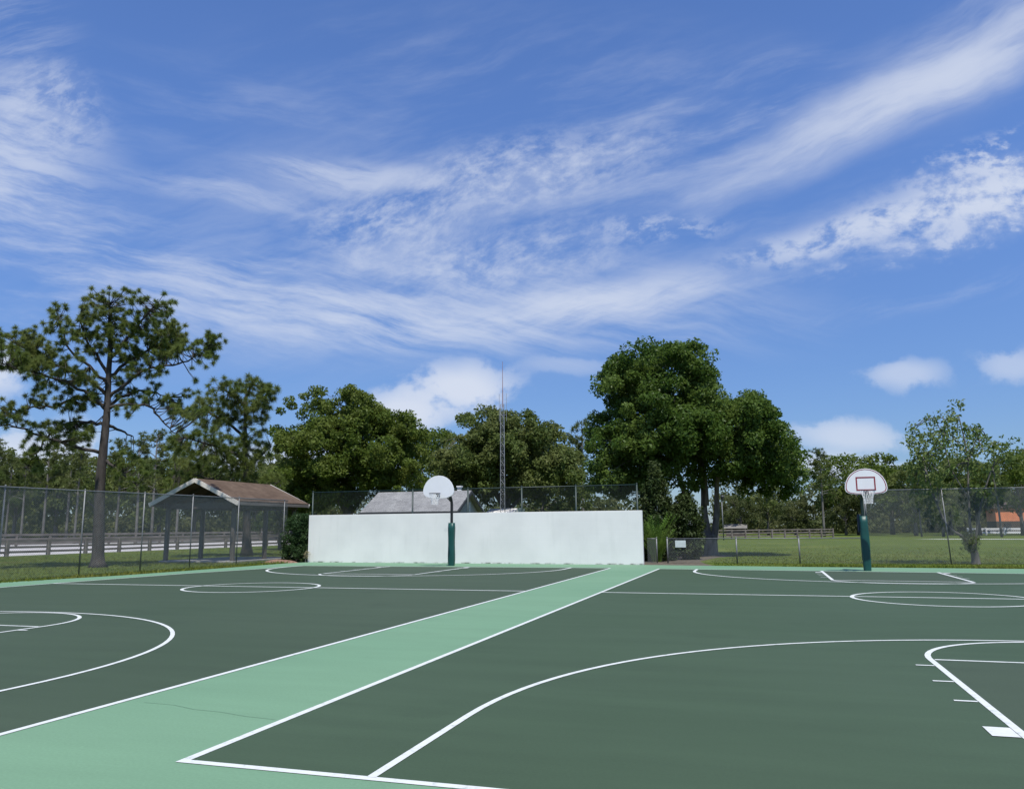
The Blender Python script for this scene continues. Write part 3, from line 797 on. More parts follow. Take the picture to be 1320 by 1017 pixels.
# ================================================================== PAVILION
pv = thing('picnic_pavilion', (-27.65, 37.4, GZ), 'open picnic shelter with brown shingle gable roof and timber posts', 'shelter')
Yf, Yb = 34.2, 40.7; xl, xr_, xm = -30.3, -25.0, -27.62; ze, za = 2.90, 4.06
m = MB(); t = .10
for sgn, xe in ((-1, xl), (1, xr_)):
    a, b = Vector((xm, Yf, za)), Vector((xe, Yf, ze)); nrm = Vector((-(b - a).z, 0, (b - a).x)).normalized()
    if nrm.z < 0: nrm = -nrm
    q = [a, b, b + nrm * t, Vector((xm, Yf, za + t / nrm.z))]
    m.prism([tuple(p_) for p_ in q], (0, Yb - Yf, 0))
roof = m.build('roof', M['shingle_brown'], pv)
for yy in (Yf - .025, Yb + .025):
    for xe in (xl - .06, xr_ + .06):
        m = MB(); m.beam((xm + (.004 if xe > xm else 0), yy + (.003 if xe > xm else 0), za + .02), (xe, yy, ze - .045), .045, .21); m.build('barge_board', M['fascia'], roof)
for xe in (xl - .02, xr_ + .02):
    m = MB(); m.box((xe, (Yf + Yb) / 2, ze - .03), (.05, Yb - Yf, .15)); m.build('eave_board', M['wood_grey'], roof)
m = MB()
for sgn in (-1, 1): m.box((xm + sgn * 2.02, (Yf + Yb) / 2, 2.82), (.12, Yb - Yf - .5, .28))
for yy in (34.75, 37.5, 40.2): m.box((xm, yy, 2.80), (3.92, .12, .30))
for yy in (35.4, 36.7, 38.0, 39.3):
    for xe in (xl, xr_): m.beam((xm, yy, za - .08), (xe + (.1 if xe < xm else -.1), yy, ze - .06), .05, .14)
m.build('roof_beam', M['beam'], pv)
for px in (xm - 2.02, xm + 2.02):
    for py in (34.8, 37.5, 40.2):
        m = MB(); m.box((px, py, 1.32), (.18, .18, 2.72)); m.build('post', M['wood_post'], pv, bevel=.012)
m = MB(); m.box((xm, 37.5, GZ + .03), (4.5, 5.9, .09)); m.build('floor_slab', M['slab'], pv, bevel=.015)

# ================================================================== RAIL FENCES
def rail_fence(name, A, B, step, hs, label, mat, post=.14, rail=.14, ph=1.05, group=None):
    A, B = Vector((*A, GZ)), Vector((*B, GZ)); d = B - A; n = int(round(d.length / step)); rz = math.atan2(d.y, d.x)
    f = thing(name, A, label, 'fence', group)
    for h in hs:
        m = MB()
        for i in range(n):
            a, b = A + d * (i / n), A + d * ((i + 1) / n)
            j = random.uniform(-.015, .015)
            m.beam((a.x, a.y, GZ + h + j), (b.x, b.y, GZ + h - j), .045, rail)
        m.build('rail', mat, f)
    for i in range(n + 1):
        p_ = A + d * (i / n); m = MB(); m.box((p_.x, p_.y, GZ + ph / 2 - .05), (post, post, ph + random.uniform(-.02, .05)), rz); m.build('post', mat, f)
    return f
rail_fence('rail_fence', (-47.4, 28), (-47.7, 112), 3.25, (.27, .58, .98), 'weathered three rail timber fence in front of the pale sand track', M['wood_grey'], .2, .15, 1.12)
rail_fence('rail_fence', (-80, 40), (-74, 125), 4.0, (.35, .8, 1.25), 'grey board fence along the far edge of the sand track', M['wood_grey'], .2, .26, 1.4)
rail_fence('rail_fence', (-5.6, 101), (8.6, 117), 2.45, (.35, .72, 1.08), 'far brown rail fence across the lawn left of the red trimmed hoop', M['wood_grey'], .17, .14, 1.25)
rail_fence('picket_fence', (29.0, 137), (48, 135), 2.4, (.35, .85), 'low white fence at the far edge of the lawn on the right', M['white_fence'], .2, .32, 1.15)

# ================================================================== HOUSES
hs = thing('house', (-23, 52.5, GZ), 'small grey house with grey shingle gable roof behind the white wall', 'house')
x0, x1, yf, yb, zw, zr = -26.2, -19.75, 50.3, 54.9, 2.62, 4.05
m = MB()
m.box(((x0 + x1) / 2, (yf + yb) / 2, zw / 2 - .02), (x1 - x0, yb - yf, zw))
ym = (yf + yb) / 2
m.prism([(x1 - .06, yf, zw), (x1 - .06, yb, zw), (x1 - .06, ym, zr - .06)], (.06, 0, 0)); m.prism([(x0, yf, zw), (x0, yb, zw), (x0, ym, zr - .06)], (.06, 0, 0))
m.build('wall', M['house_wall'], hs)
m = MB()
for ye in (yf - .45, yb + .45):
    a = Vector((x0 - .35, ym, zr)); b = Vector((x0 - .35, ye, zw - .02)); nrm = Vector((0, -(b - a).z, (b - a).y)).normalized()
    if nrm.z < 0: nrm = -nrm
    m.prism([tuple(a), tuple(b), tuple(b + nrm * .09), (a.x, ym, zr + .09 / nrm.z)], (x1 - x0 + .7, 0, 0))
hr = m.build('roof', M['shingle_grey'], hs)
m = MB(); m.box(((x0 + x1) / 2, yf - .48, zw - .07), (x1 - x0 + .74, .05, .2)); m.build('gutter', M['dark_eave'], hr)
for ye in (yf - .47, yb + .47):
    m = MB(); m.beam((x1 + .38 + (.003 if ye > ym else 0), ym, zr - .04), (x1 + .38, ye, zw - .1), .04, .17); m.build('barge_board', M['dark_eave'], hr)
m = MB(); m.box((x1 + .02, ym + .3, 3.0), (.05, .62, .66)); wv_ = m.build('gable_vent', M['white_trim'], hs)
m = MB()
for i in range(6): m.box((x1 + .052, ym + .3, 2.75 + i * .10), (.016, .52, .03))
m.build('louvre', M['house_wall'], wv_)
m = MB(); m.box((-23, yf - .02, 1.2), (1.4, .05, 1.0)); m.build('window', M['dark_eave'], hs)
m = MB(); m.box((-20.6, 53.4, 4.1), (.26, .26, .7)); m.box((-20.6, 53.4, 4.48), (.36, .36, .08)); m.build('chimney', M['white_trim'], hr)

sd = thing('shed', (-20.6, 66, GZ), 'low shed with a white sheet roof at the foot of the lattice tower', 'shed')
m = MB(); m.box((-21.9, 67.5, 1.25), (2.0, 3.0, 2.6)); m.build('wall', M['house_wall'], sd)
m = MB(); m.prism([(-23.1, 65.7, 2.55), (-23.1, 69.4, 2.55), (-23.1, 69.4, 3.12), (-23.1, 67.5, 3.25), (-23.1, 65.7, 2.75)], (2.5, 0, 0)); m.build('roof', M['metal_white'], sd)

oh = thing('house', (46, 152, GZ), 'distant house with orange wall under a brown roof at the far right', 'house')
b0 = at(1290, 676, 152); x0 = b0.x - .6
m = MB(); m.box((x0 + 3.2, 155, 3.05), (6.4, 6, 2.1)); m.build('wall', M['orange'], oh)
m = MB(); m.box((x0 + 3.2, 155, 1.0), (6.4, 6.06, 2.0)); m.build('shaded_porch_wall', M['beam'], oh)  # dark brown stands in for the porch shade below the orange wall
m = MB(); m.prism([(x0 - .3, 151.7, 4.15), (x0 - .3, 158.3, 4.15), (x0 - .3, 155, 5.2)], (7, 0, 0)); m.build('roof', M['brown_roof'], oh)
for i in range(2):
    m = MB(); m.box((x0 + 1.6 + i * 3.2, 151.93, 1.1), (1.0, .1, 1.2)); m.build('window', M['dark_eave'], oh)
ws = thing('shed', at(944, 690, 135), 'distant low grey shed roof glimpsed right of the dark tree trunk', 'shed')
b0 = at(938, 678, 135)
m = MB(); m.box((b0.x + 1.2, 137, .6), (3.0, 4, 1.3)); m.build('wall', M['beam'], ws)
m = MB(); m.prism([(b0.x - .6, 134.6, 1.2), (b0.x - .6, 139.4, 1.2), (b0.x - .6, 137, 1.9)], (3.6, 0, 0)); m.build('roof', M['dirt_grey'], ws)

# ================================================================== LATTICE TOWER
tp = at(649, 680, 62); TX, TY = tp.x, 62.0
tw = thing('lattice_tower', (TX, TY, GZ), 'slender lattice radio tower with a thin whip antenna above the trees', 'radio tower')
legs = [(TX + .24 * math.cos(R(a)), TY + .24 * math.sin(R(a))) for a in (80, 200, 320)]
HT = 11.6
for lx, ly in legs:
    m = MB(); m.tube([(lx, ly, GZ), (lx + (TX - lx) * .22, ly + (TY - ly) * .22, HT)], .028, 6); m.build('mast_leg', M['tower_steel'], tw)
m = MB(); n = 30
for i in range(n):
    z0, z1 = HT * i / n, HT * (i + 1) / n; k0, k1 = .22 * i / n, .22 * (i + 1) / n
    for j in range(3):
        a, b = legs[j], legs[(j + 1) % 3]
        if i % 2: a, b = b, a
        m.tube([(a[0] + (TX - a[0]) * k0, a[1] + (TY - a[1]) * k0, z0), (b[0] + (TX - b[0]) * k1, b[1] + (TY - b[1]) * k1, z1)], .011, 4, cap=False)
        m.tube([(a[0] + (TX - a[0]) * k1, a[1] + (TY - a[1]) * k1, z1), (b[0] + (TX - b[0]) * k1, b[1] + (TY - b[1]) * k1, z1)], .010, 4, cap=False)
m.build('lattice_bracing', M['tower_steel'], tw)
m = MB(); m.tube([(TX, TY, HT - .3), (TX, TY, HT + 1.2), (TX, TY, HT + 1.25), (TX, TY, HT + 3.6)], [.035, .035, .028, .016], 8)
m.build('whip_antenna', M['tower_red'], tw)
m = MB()
for dx in (-.3, .32): m.tube([(TX + dx, TY, HT - 1.4), (TX + dx, TY, HT + .9)], .016, 6)
m.tube([(TX - .3, TY, HT - .9), (TX + .32, TY, HT - .9)], .014, 5); m.build('side_antenna', M['tower_steel'], tw)

# lamp post
lp = spot(932, 96)
lo_ = thing('lamp_post', lp, 'slim lamp post standing right of the dark tree trunk', 'lamp post')
m = MB(); m.tube([(lp[0], lp[1], GZ), (lp[0], lp[1], 4.6)], [.07, .045], 8); m.build('pole', M['galv'], lo_, True)
m = MB(); m.tube([(lp[0], lp[1], 4.5), (lp[0] + .1, lp[1], 4.75)], [.1, .2], 8); m.tube([(lp[0] + .1, lp[1], 4.75), (lp[0] + .1, lp[1], 5.0), (lp[0] + .1, lp[1], 5.1)], [.24, .22, .05], 10); m.build('lamp_head', M['lamp_dark'], lo_, True)

# ================================================================== TREES NEAR THE COURTS
def smooth_path(P, n=4):
    P = np.array(P, float); out = []
    for i in range(len(P) - 1):
        p0, p1, p2, p3 = P[max(i - 1, 0)], P[i], P[i + 1], P[min(i + 2, len(P) - 1)]
        for k in range(n):
            t = k / n
            out.append(.5 * ((2 * p1) + (-p0 + p2) * t + (2 * p0 - 5 * p1 + 4 * p2 - p3) * t * t + (-p0 + 3 * p1 - 3 * p2 + p3) * t ** 3))
    out.append(P[-1]); return np.array(out)

def pine(fr, trunk, limbs, regions, label, name='pine_tree', r0=.33, n_needle=60, nl=.27, nw=.026, mat='needle', depth_sd=.7, twig=.016, limb_r=.11):
    t = thing(name, tuple(fr.b), label, 'tree')
    tr = MB()
    T = np.array([[fr.loc((p[0], p[1]))[0], 0, fr.loc((p[0], p[1]))[1]] for p in trunk]); T[0, 2] = -.05
    Tp = smooth_path(T, 4); n = len(Tp)
    rad = [max(.04, r0 * (1 - .88 * (i / (n - 1)) ** .9)) for i in range(n)]; rad[0] *= 1.6; rad[1] *= 1.2
    tr.tube([tuple(q) for q in fr.world(Tp)], rad, 12, wob=.06)
    tr.build('trunk', M['bark'], t, True)
    samples = [Tp[n // 2:]]; lm = MB()
    for pts, az in limbs:
        P = []
        x_ref = None
        for j, p in enumerate(pts):
            x, z = fr.loc((p[0], p[1]))
            if x_ref is None: x_ref = x
            P.append((x, az * (abs(x - x_ref) + .15 * j), z))
        # start on the trunk
        Pp = smooth_path(P, 4); k = len(Pp)
        Pp[1:-1] += rng.normal(0, .035, (k - 2, 3))
        lm.tube([tuple(q) for q in fr.world(Pp)], [max(.02, limb_r * (1 - .8 * i / k)) for i in range(k)], 7)
        samples.append(Pp[k // 3:])
    S = np.vstack(samples)
    cs = []
    for poly, cnt in regions:
        cs.append(sample_poly([fr.loc(p) for p in poly], int(cnt * 1.5)))
    P2 = np.vstack(cs)
    tw_ = MB(); C = []; D = []
    for x, z in P2:
        d2 = (S[:, 0] - x) ** 2 + (S[:, 2] - z) ** 2 + rng.random(len(S)) * .6
        s = S[np.argmin(d2)]
        y = s[1] + rng.normal(0, depth_sd)
        c = np.array([x, y, z]); dv = c - s + np.array([0, 0, .35]); L = np.linalg.norm(dv)
        C.append(c); D.append(dv / (L + 1e-9))
        mid = (s + c) / 2 + np.array([0, 0, -.06])
        w = fr.world(np.array([s, mid, c])); tw_.tube([tuple(q) for q in w], [twig * 1.5, twig, twig * .6], 4, cap=False)
    lo = lm.build('limbs', M['bark'], t, True); tw_.build('twigs', M['bark'], lo)
    Cw = fr.world(np.array(C)); D = np.array(D); Dw = D[:, :1] * fr.right + D[:, 1:2] * fr.away + D[:, 2:3] * np.array([0, 0, 1])
    V = needle_tris(Cw, Dw, n_needle, nl, nw)
    mesh_np('crown', V, 3, M[mat], t)
    return t

def cp(u, v): return (u / 2.421, 340 + v / 2.421)      # plan of the big pine
fr = Frame((-28.64, 29.3), 126, 730)
P = lambda *a: [cp(*q) for q in a]
limbs = [
    (P((332, 395), (260, 330), (190, 297), (140, 258), (95, 230)), .5), (P((334, 445), (280, 400), (200, 360), (120, 338), (40, 322), (-40, 300)), -.35),
    (P((326, 492), (270, 478), (200, 480), (140, 520), (100, 580), (70, 622)), .6), (P((312, 580), (210, 556), (130, 532), (60, 506), (-50, 492)), -.2),
    (P((343, 402), (400, 360), (440, 330), (480, 320), (550, 315), (600, 295), (645, 262)), -.4), (P((342, 425), (415, 382), (470, 370), (540, 382)), .7),
    (P((340, 440), (400, 430), (460, 442), (500, 490), (540, 532)), -.5), (P((335, 492), (380, 505), (420, 520)), .9),
    (P((320, 600), (370, 640), (425, 690)), -.6), (P((340, 335), (300, 262), (268, 205), (250, 130)), .5), (P((342, 290), (400, 222), (450, 162), (480, 130)), -.6),
    (P((345, 262), (352, 180), (340, 105)), .3), (P((344, 335), (420, 272), (500, 222), (560, 180)), .4), (P((335, 360), (280, 310), (220, 270), (190, 180)), -.7),
    (P((334, 430), (250, 400), (160, 420), (80, 420), (20, 440)), .5)]
regions = [
    (P((235, 130), (270, 75), (330, 68), (380, 62), (440, 95), (480, 120), (545, 112), (585, 175), (580, 260), (540, 300), (470, 290), (420, 300), (370, 280), (300, 270), (250, 250), (200, 255), (160, 215), (165, 150)), 330),
    (P((-60, 170), (0, 155), (60, 165), (100, 145), (125, 170), (165, 225), (210, 270), (170, 310), (90, 345), (30, 330), (-60, 340)), 150),
    (P((560, 290), (590, 240), (655, 228), (680, 262), (660, 320), (600, 322)), 42),
    (P((500, 400), (560, 370), (630, 355), (600, 420), (640, 470), (560, 500), (505, 470)), 48),
    (P((-60, 400), (20, 395), (78, 415), (70, 480), (20, 500), (-60, 500)), 40),
    (P((60, 560), (110, 480), (200, 455), (290, 470), (300, 540), (210, 570), (140, 590), (110, 640), (60, 620)), 95),
    (P((100, 345), (200, 320), (300, 330), (320, 420), (230, 440), (120, 420), (60, 380)), 80),
    (P((360, 300), (440, 290), (520, 330), (500, 380), (410, 470), (360, 470)), 60),
    (P((340, 600), (400, 560), (460, 620), (440, 700), (370, 680)), 30),
    (P((20, 240), (120, 200), (210, 270), (300, 300), (320, 360), (200, 340), (60, 330)), 70), (P((470, 180), (560, 130), (590, 190), (575, 270), (500, 300)), 50)]
pine(fr, P((305, 945), (308, 850), (312, 700), (325, 550), (335, 450), (340, 330), (345, 250), (342, 170), (345, 105)), limbs, regions,
     'tall broad crowned pine with thick trunk at the left beyond the chain link fence', r0=.29, n_needle=150, nl=.245, nw=.0165, limb_r=.085)

fr = Frame((-30.8, 43.3), 318, 715)
limbs = [([(317, 560), (300, 545), (280, 530), (255, 520), (240, 525)], .4), ([(317, 530), (330, 515), (345, 505)], -.5), ([(317, 590), (295, 580), (265, 570), (240, 565)], -.5),
         ([(318, 600), (335, 585), (350, 570)], .5), ([(317, 520), (300, 505), (285, 498)], -.6), ([(318, 625), (290, 620), (255, 610), (225, 605)], .3), ([(318, 640), (340, 625), (360, 620)], -.4), ([(316, 510), (322, 495), (326, 487)], .3)]
regions = [([(240, 525), (250, 505), (268, 497), (290, 488), (325, 482), (350, 490), (358, 502), (352, 522), (335, 545), (300, 550), (265, 548)], 170),
           ([(215, 580), (235, 555), (270, 552), (310, 555), (345, 548), (352, 575), (335, 600), (290, 605), (240, 605)], 150),
           ([(205, 625), (230, 600), (280, 608), (340, 605), (370, 610), (360, 640), (300, 650), (230, 648)], 110)]
pine(fr, [(318, 716), (318, 650), (317, 590), (316, 530), (318, 495)], limbs, regions, 'pine tree standing close behind the brown roofed picnic shelter', r0=.28, n_needle=140, nl=.37, nw=.022, depth_sd=.9)

def broad_tree(name, base_u, Y, v0, outline, label, mat, bark, n_clump, rad, n_leaf, leaf, depth, stems, r0, gaps=0, n_limb=26, base=None, **kw):
    b = base or spot(base_u, Y); fr = Frame(b, base_u, v0)
    t = thing(name, (b[0], b[1], GZ), label, 'tree')
    C = broad_crown(fr, outline, n_clump, rad, n_leaf, leaf, depth, mat, t, gaps, **kw)
    tr = MB(); tips = []
    for pts, ra, rb, dy in stems:
        Pl = [(fr.loc(p)[0], dy * i, fr.loc(p)[1]) for i, p in enumerate(pts)]
        if Pl[0][2] < .6: Pl[0] = (Pl[0][0], 0, -.06)
        sp = smooth_path(Pl, 4); k = len(sp)
        rr = [ra + (rb - ra) * i / (k - 1) for i in range(k)]
        if Pl[0][2] < 0: rr[0] *= 1.35; rr[1] *= 1.1
        W = fr.world(sp); tr.tube([tuple(q) for q in W], rr, 10, wob=.05); tips.append((W[-1], rb)); tips.append((W[int(k * .7)], rb))
    lm = tr; sel = rng.permutation(len(C))[:n_limb]
    for i in sel:
        c = C[i]; ds = [np.linalg.norm(c - tp_[0]) for tp_ in tips]; j = int(np.argmin(ds)); s, rs = tips[j]
        Pth = limb_path(s, c, .10, 6, .07); lm.tube([tuple(q) for q in Pth], [max(.018, rs * .55 * (1 - .85 * q / 5)) for q in range(6)], 6, cap=False)
    tr.build('trunk', bark, t, True)
    return t, fr, C

big = [(757, 640), (752, 600), (757, 575), (752, 545), (765, 525), (776, 515), (768, 495), (780, 480), (779, 462), (800, 452), (815, 450), (832, 438), (850, 433), (880, 436), (905, 445), (925, 457), (923, 470), (935, 482), (929, 499), (950, 500), (965, 496), (976, 505), (986, 516), (1000, 511), (1011, 522), (1012, 540), (1018, 555), (1031, 562), (1028, 577), (1038, 590), (1043, 615), (1036, 640), (1000, 646), (978, 634), (955, 644), (938, 632), (925, 638), (890, 642), (850, 650), (800, 652)]
broad_tree('broadleaf_tree', 914, 46.2, 715, big, 'big dense dark green tree with a forked trunk right of the white wall', M['leaf_dark'], M['bark_grey'], 1000, .70, 125, .20, 4.6,
           [([(917, 715), (916, 700), (915, 688)], .40, .36, 0), ([(911, 696), (899, 672), (887, 645), (868, 590)], .24, .11, -.12), ([(914, 694), (908, 660), (906, 620), (895, 560)], .23, .11, .2), ([(920, 696), (924, 660), (924, 625), (930, 580)], .21, .09, -.1), ([(911, 650), (906, 600), (880, 520)], .14, .06, .1)], .4, gaps=.05, n_limb=46, base=(-3.0, 46.2, GZ))

oak3 = [(350, 650), (338, 620), (342, 590), (340, 560), (347, 535), (355, 518), (372, 505), (392, 498), (410, 490), (432, 494), (450, 489), (470, 500), (490, 508), (497, 520), (515, 525), (530, 533), (545, 545), (556, 560), (550, 580), (545, 605), (562, 640), (540, 655), (470, 660), (390, 660)]
broad_tree('oak_tree', 450, 58, 712, oak3, 'wide round crowned oak behind the left half of the white wall', M['leaf_oak'], M['bark_grey'], 720, .82, 110, .26, 4.6,
           [([(450, 712), (450, 680), (447, 650)], .42, .3, 0), ([(446, 660), (425, 620), (405, 570)], .2, .08, -.2), ([(450, 655), (455, 600), (450, 540)], .2, .07, .1), ([(452, 660), (480, 620), (505, 570)], .2, .08, .2)], .42, gaps=.14, n_limb=40)
oak4 = [(548, 655), (552, 600), (563, 562), (568, 538), (588, 528), (608, 524), (622, 513), (633, 520), (648, 527), (670, 521), (690, 525), (706, 536), (718, 549), (735, 556), (748, 575), (762, 600), (766, 655)]
broad_tree('oak_tree', 655, 70, 702, oak4, 'olive green tree mass behind the lattice tower and the right half of the wall', M['leaf_olive'], M['bark_pale'], 760, .92, 95, .30, 5.0,
           [([(655, 702), (655, 670), (650, 645)], .4, .3, 0), ([(650, 655), (625, 610), (605, 560)], .2, .08, -.2), ([(655, 650), (662, 600), (650, 550)], .2, .07, .1), ([(657, 655), (690, 620), (720, 580)], .2, .08, .2)], .42, gaps=.2, n_limb=60)

# sparse tree on the right, large loose leaves on thin stems
spo = [(1163, 606), (1158, 575), (1165, 552), (1162, 538), (1182, 536), (1200, 530), (1205, 524), (1218, 528), (1218, 514), (1244, 510), (1246, 528), (1262, 540), (1275, 540), (1290, 552), (1318, 560), (1312, 590), (1290, 600), (1290, 640), (1180, 640)]
frb = (8.05, 36.95, GZ)
t, fr, C = broad_tree('young_tree', 1258, 36.95, 726, spo, 'sparse young tree with thin stems and loose broad leaves on the right lawn', M['leaf_big'], M['bark_grey'], 290, .23, 16, .16, 1.9,
           [([(1258, 726), (1256, 712), (1252, 700)], .17, .12, 0), ([(1252, 704), (1240, 690), (1222, 677), (1205, 640), (1190, 590)], .075, .025, -.08), ([(1254, 702), (1250, 670), (1248, 630), (1246, 580), (1235, 530)], .06, .02, .06),
            ([(1257, 706), (1262, 660), (1275, 610), (1292, 570)], .05, .02, .05), ([(1249, 640), (1225, 600), (1215, 560), (1205, 535)], .03, .015, -.05), ([(1247, 600), (1255, 570), (1265, 550)], .025, .012, .05)], .17, gaps=.2, n_limb=70, base=frb, squash=1.0, lobe=0)
Cs = fr.world(np.stack([rng.normal(-.15, .16, 40), rng.normal(0, .2, 40), rng.uniform(.55, 1.35, 40)], 1))
mesh_np('sprouts', leaf_quads(Cs, np.full(40, .16), 30, .10, aspect=.35), 4, M['leaf_olive'], t)

# ------------------------------------------------------------------ bushes
def bush(name, base, outline_m, label, cat, mat, n, rad, nl, leaf, depth, stem=True, squash=.9, aspect=.5):
    b = (base[0], base[1], GZ); fr = Frame(b, 0, 0)
    t = thing(name, b, label, cat)
    poly = [(x, z) for x, z in outline_m]
    Pp = sample_poly(poly, n); ed = edge_dist(Pp, poly)
    T = depth * np.clip(np.sqrt(ed / (ed.max() + 1e-9)), .2, 1)
    C = fr.world(np.stack([Pp[:, 0], rng.uniform(-1, 1, n) * T, Pp[:, 1]], 1))
    mesh_np('foliage', leaf_quads(C, rad * rng.uniform(.6, 1.2, n), nl, leaf, squash=squash, aspect=aspect), 4, mat, t)
    m = MB()
    for i in range(7):
        c = C[rng.integers(len(C))]; m.tube([tuple(q) for q in limb_path(fr.b + np.array([rng.normal(0, .08), rng.normal(0, .08), -.03]), c, .02, 5, .05)], [.03, .026, .02, .015, .01], 5, cap=False)
    m.build('stems', M['bark_grey'], t)
    return t
bush('shrub', (-22.25, 35.35), [(-.62, 0), (-.66, .9), (-.55, 1.7), (-.3, 2.25), (.1, 2.4), (.45, 2.3), (.55, 1.5), (.6, .6), (.55, 0)], 'tall dark leafy shrub against the left end of the white wall', 'shrub', M['leaf_bush'], 150, .24, 70, .11, .6)
bush('shrub', (-5.0, 38.9), [(-.9, 0), (-.95, 1.6), (-.7, 2.9), (-.35, 3.9), (0, 4.6), (.3, 4.2), (.6, 3.2), (.75, 1.8), (.8, .4), (.6, 0)], 'tall shade-darkened conical shrub just past the right end of the white wall', 'shrub', M['leaf_shaded'], 260, .3, 80, .13, .8)
bush('shrub', (-3.75, 40.6), [(-.75, 0), (-.85, 1.2), (-.8, 2.4), (-.45, 3.0), (.1, 3.1), (.55, 2.6), (.75, 1.7), (.7, .7), (.5, 0)], 'shade-darkened rounded shrub between the conical shrub and the forked trunk', 'shrub', M['leaf_shaded'], 230, .3, 80, .13, .9)
# bright arching fronds
b = (-4.85, 37.75, GZ); t = thing('fern_palm', b, 'bright green arching fronds sprouting at the gate gap beside the wall', 'plant')
V = []; m = MB()
for i in range(60):
    a = rng.uniform(0, 2 * np.pi); L = rng.uniform(.8, 1.9); hgt = rng.uniform(.9, 2.5)
    p0 = np.array(b) + np.array([rng.normal(0, .1), rng.normal(0, .1), 0]); pts = []
    for k in range(9):
        q = k / 8; pts.append(p0 + np.array([math.cos(a) * L * .55 * q ** 1.4, math.sin(a) * L * .55 * q ** 1.4, hgt * (1.25 * q - .35 * q * q)]))
    m.tube([tuple(q) for q in pts], [.014 - .0012 * k for k in range(9)], 4, cap=False)
    for k in range(2, 9):
        for s in (-1, 1):
            for w in range(2):
                c = pts[k - 1] + (pts[k] - pts[k - 1]) * (w / 2); d = np.array([-math.sin(a) * s, math.cos(a) * s, .25]) + rng.normal(0, .15, 3); d /= np.linalg.norm(d); ln = .30 * (1 - .05 * k)
                e = (pts[k] - pts[k - 1]); e /= np.linalg.norm(e)
                V.append([c - e * .018, c + e * .018, c + d * ln + e * .12])
m.build('stems', M['leaf_bright'], t); mesh_np('foliage', np.array(V).reshape(-1, 3), 3, M['leaf_bright'], t)
# dry plant at the wall corner
b = (-21.15, 34.4, 0.0); t = thing('dry_plant', b, 'small dry tan plant leaning on the left corner of the white wall', 'plant')
V = []
for i in range(80):
    a = rng.uniform(0, 2 * np.pi); c = np.array(b) + np.array([rng.normal(0, .04), rng.normal(0, .03), rng.uniform(.15, .5)]); d = np.array([math.cos(a) * .6, math.sin(a) * .4, rng.uniform(-.3, .9)]); d /= np.linalg.norm(d)
    s = np.cross(d, unit(1)[0]) * .02; V.append([c - s, c + s, c + d * rng.uniform(.12, .26)])
mesh_np('foliage', np.array(V).reshape(-1, 3), 3, M['tan'], t)
m = MB()
for i in range(5): m.tube([(b[0] + random.uniform(-.05, .05), b[1] + random.uniform(-.04, .04), 0), (b[0] + random.uniform(-.05, .05), b[1], .4)], [.014, .008], 5)
m.build('stems', M['bark_pale'], t)

# ================================================================== FAR TREES: a few kinds built once, then copied
def proto_pine(seed_shift, H=13.0):
    t = thing('pine_tree', (0, 0, 0), 'x', 'tree')
    m = MB(); bend = rng.normal(0, .25, 2)
    pts = [(bend[0] * (i / 7) ** 2, bend[1] * (i / 7), H * .96 * i / 7) for i in range(8)]
    m.tube(pts, [.20, .17, .155, .14, .125, .10, .07, .03], 8, wob=.05)
    m.build('trunk', M['bark_pale'], t, True)
    C = []; D = []; lm = MB()
    for i in range(18):
        h = H * (.50 + .48 * (i / 17)); L = (1 - (h / H - .5) * 1.35) * rng.uniform(1.3, 2.8); a = rng.uniform(0, 6.28)
        s = np.array([pts[5][0], pts[5][1], h]); e = s + np.array([math.cos(a) * L, math.sin(a) * L, rng.uniform(-.1, .7)])
        lm.tube([tuple(q) for q in limb_path(s, e, .08, 5)], [.06, .05, .035, .025, .012], 5, cap=False)
        for k in range(7):
            q = s + (e - s) * rng.uniform(.45, 1.08) + rng.normal(0, .34, 3); C.append(q); D.append((0, 0, 1))
    lm.build('limbs', M['bark_pale'], t)
    mesh_np('crown', needle_tris(np.array(C), np.array(D, float), 34, .55, .085), 3, M['needle_far'], t)
    return t
def proto_broad(H, Rw, mat, lobes=9, leaf=.36, clear=.22, bark='bark_grey'):
    t = thing('broadleaf_tree', (0, 0, 0), 'x', 'tree')
    m = MB(); m.tube([(0, 0, -.05), (.05, 0, H * .15), (.1, .05, H * .35), (.1, .1, H * .6)], [.32, .24, .2, .1], 9, wob=.06); m.build('trunk', M[bark], t, True)
    C = []; rr = []; lm = MB()
    for i in range(lobes):
        a = 2.4 * i + rng.normal(0, .3); q = (i + .5) / lobes; rad = Rw * (.25 + .55 * math.sin(math.pi * (.15 + .75 * q)))
        c = np.array([math.cos(a) * rad, math.sin(a) * rad, H * (clear + .14 + (.78 - clear) * q)]); lr = Rw * rng.uniform(.34, .5)
        lm.tube([tuple(p) for p in limb_path((.08, .05, H * (.2 + .25 * q)), c, .05, 5)], [.1, .08, .06, .04, .02], 5, cap=False)
        d = unit(17); d[:, 2] = np.where(d[:, 2] < -.35, -d[:, 2], d[:, 2])
        C.append(c + d * lr * np.array([1, 1, .8])); rr.append(np.full(17, lr * .42))
    C.append(np.stack([rng.normal(0, Rw * .3, 25), rng.normal(0, Rw * .3, 25), H * rng.uniform(clear + .1, .9, 25)], 1)); rr.append(np.full(25, Rw * .2))
    lm.build('limbs', M[bark], t)
    C = np.vstack(C); C[:, 2] = np.minimum(C[:, 2], H - .3)
    mesh_np('crown', leaf_quads(C, np.concatenate(rr), 42, leaf), 4, mat, t)
    return t
PP = [proto_pine(0), proto_pine(1), proto_pine(2)]
PBR = [proto_broad(10, 4.0, M['leaf_olive']), proto_broad(10, 4.4, M['leaf_oak'], 11), proto_broad(10, 3.4, M['leaf_olive'], 8, clear=.08), proto_broad(8, 3.8, M['leaf_wood'], 10, clear=.06)]
used = set()
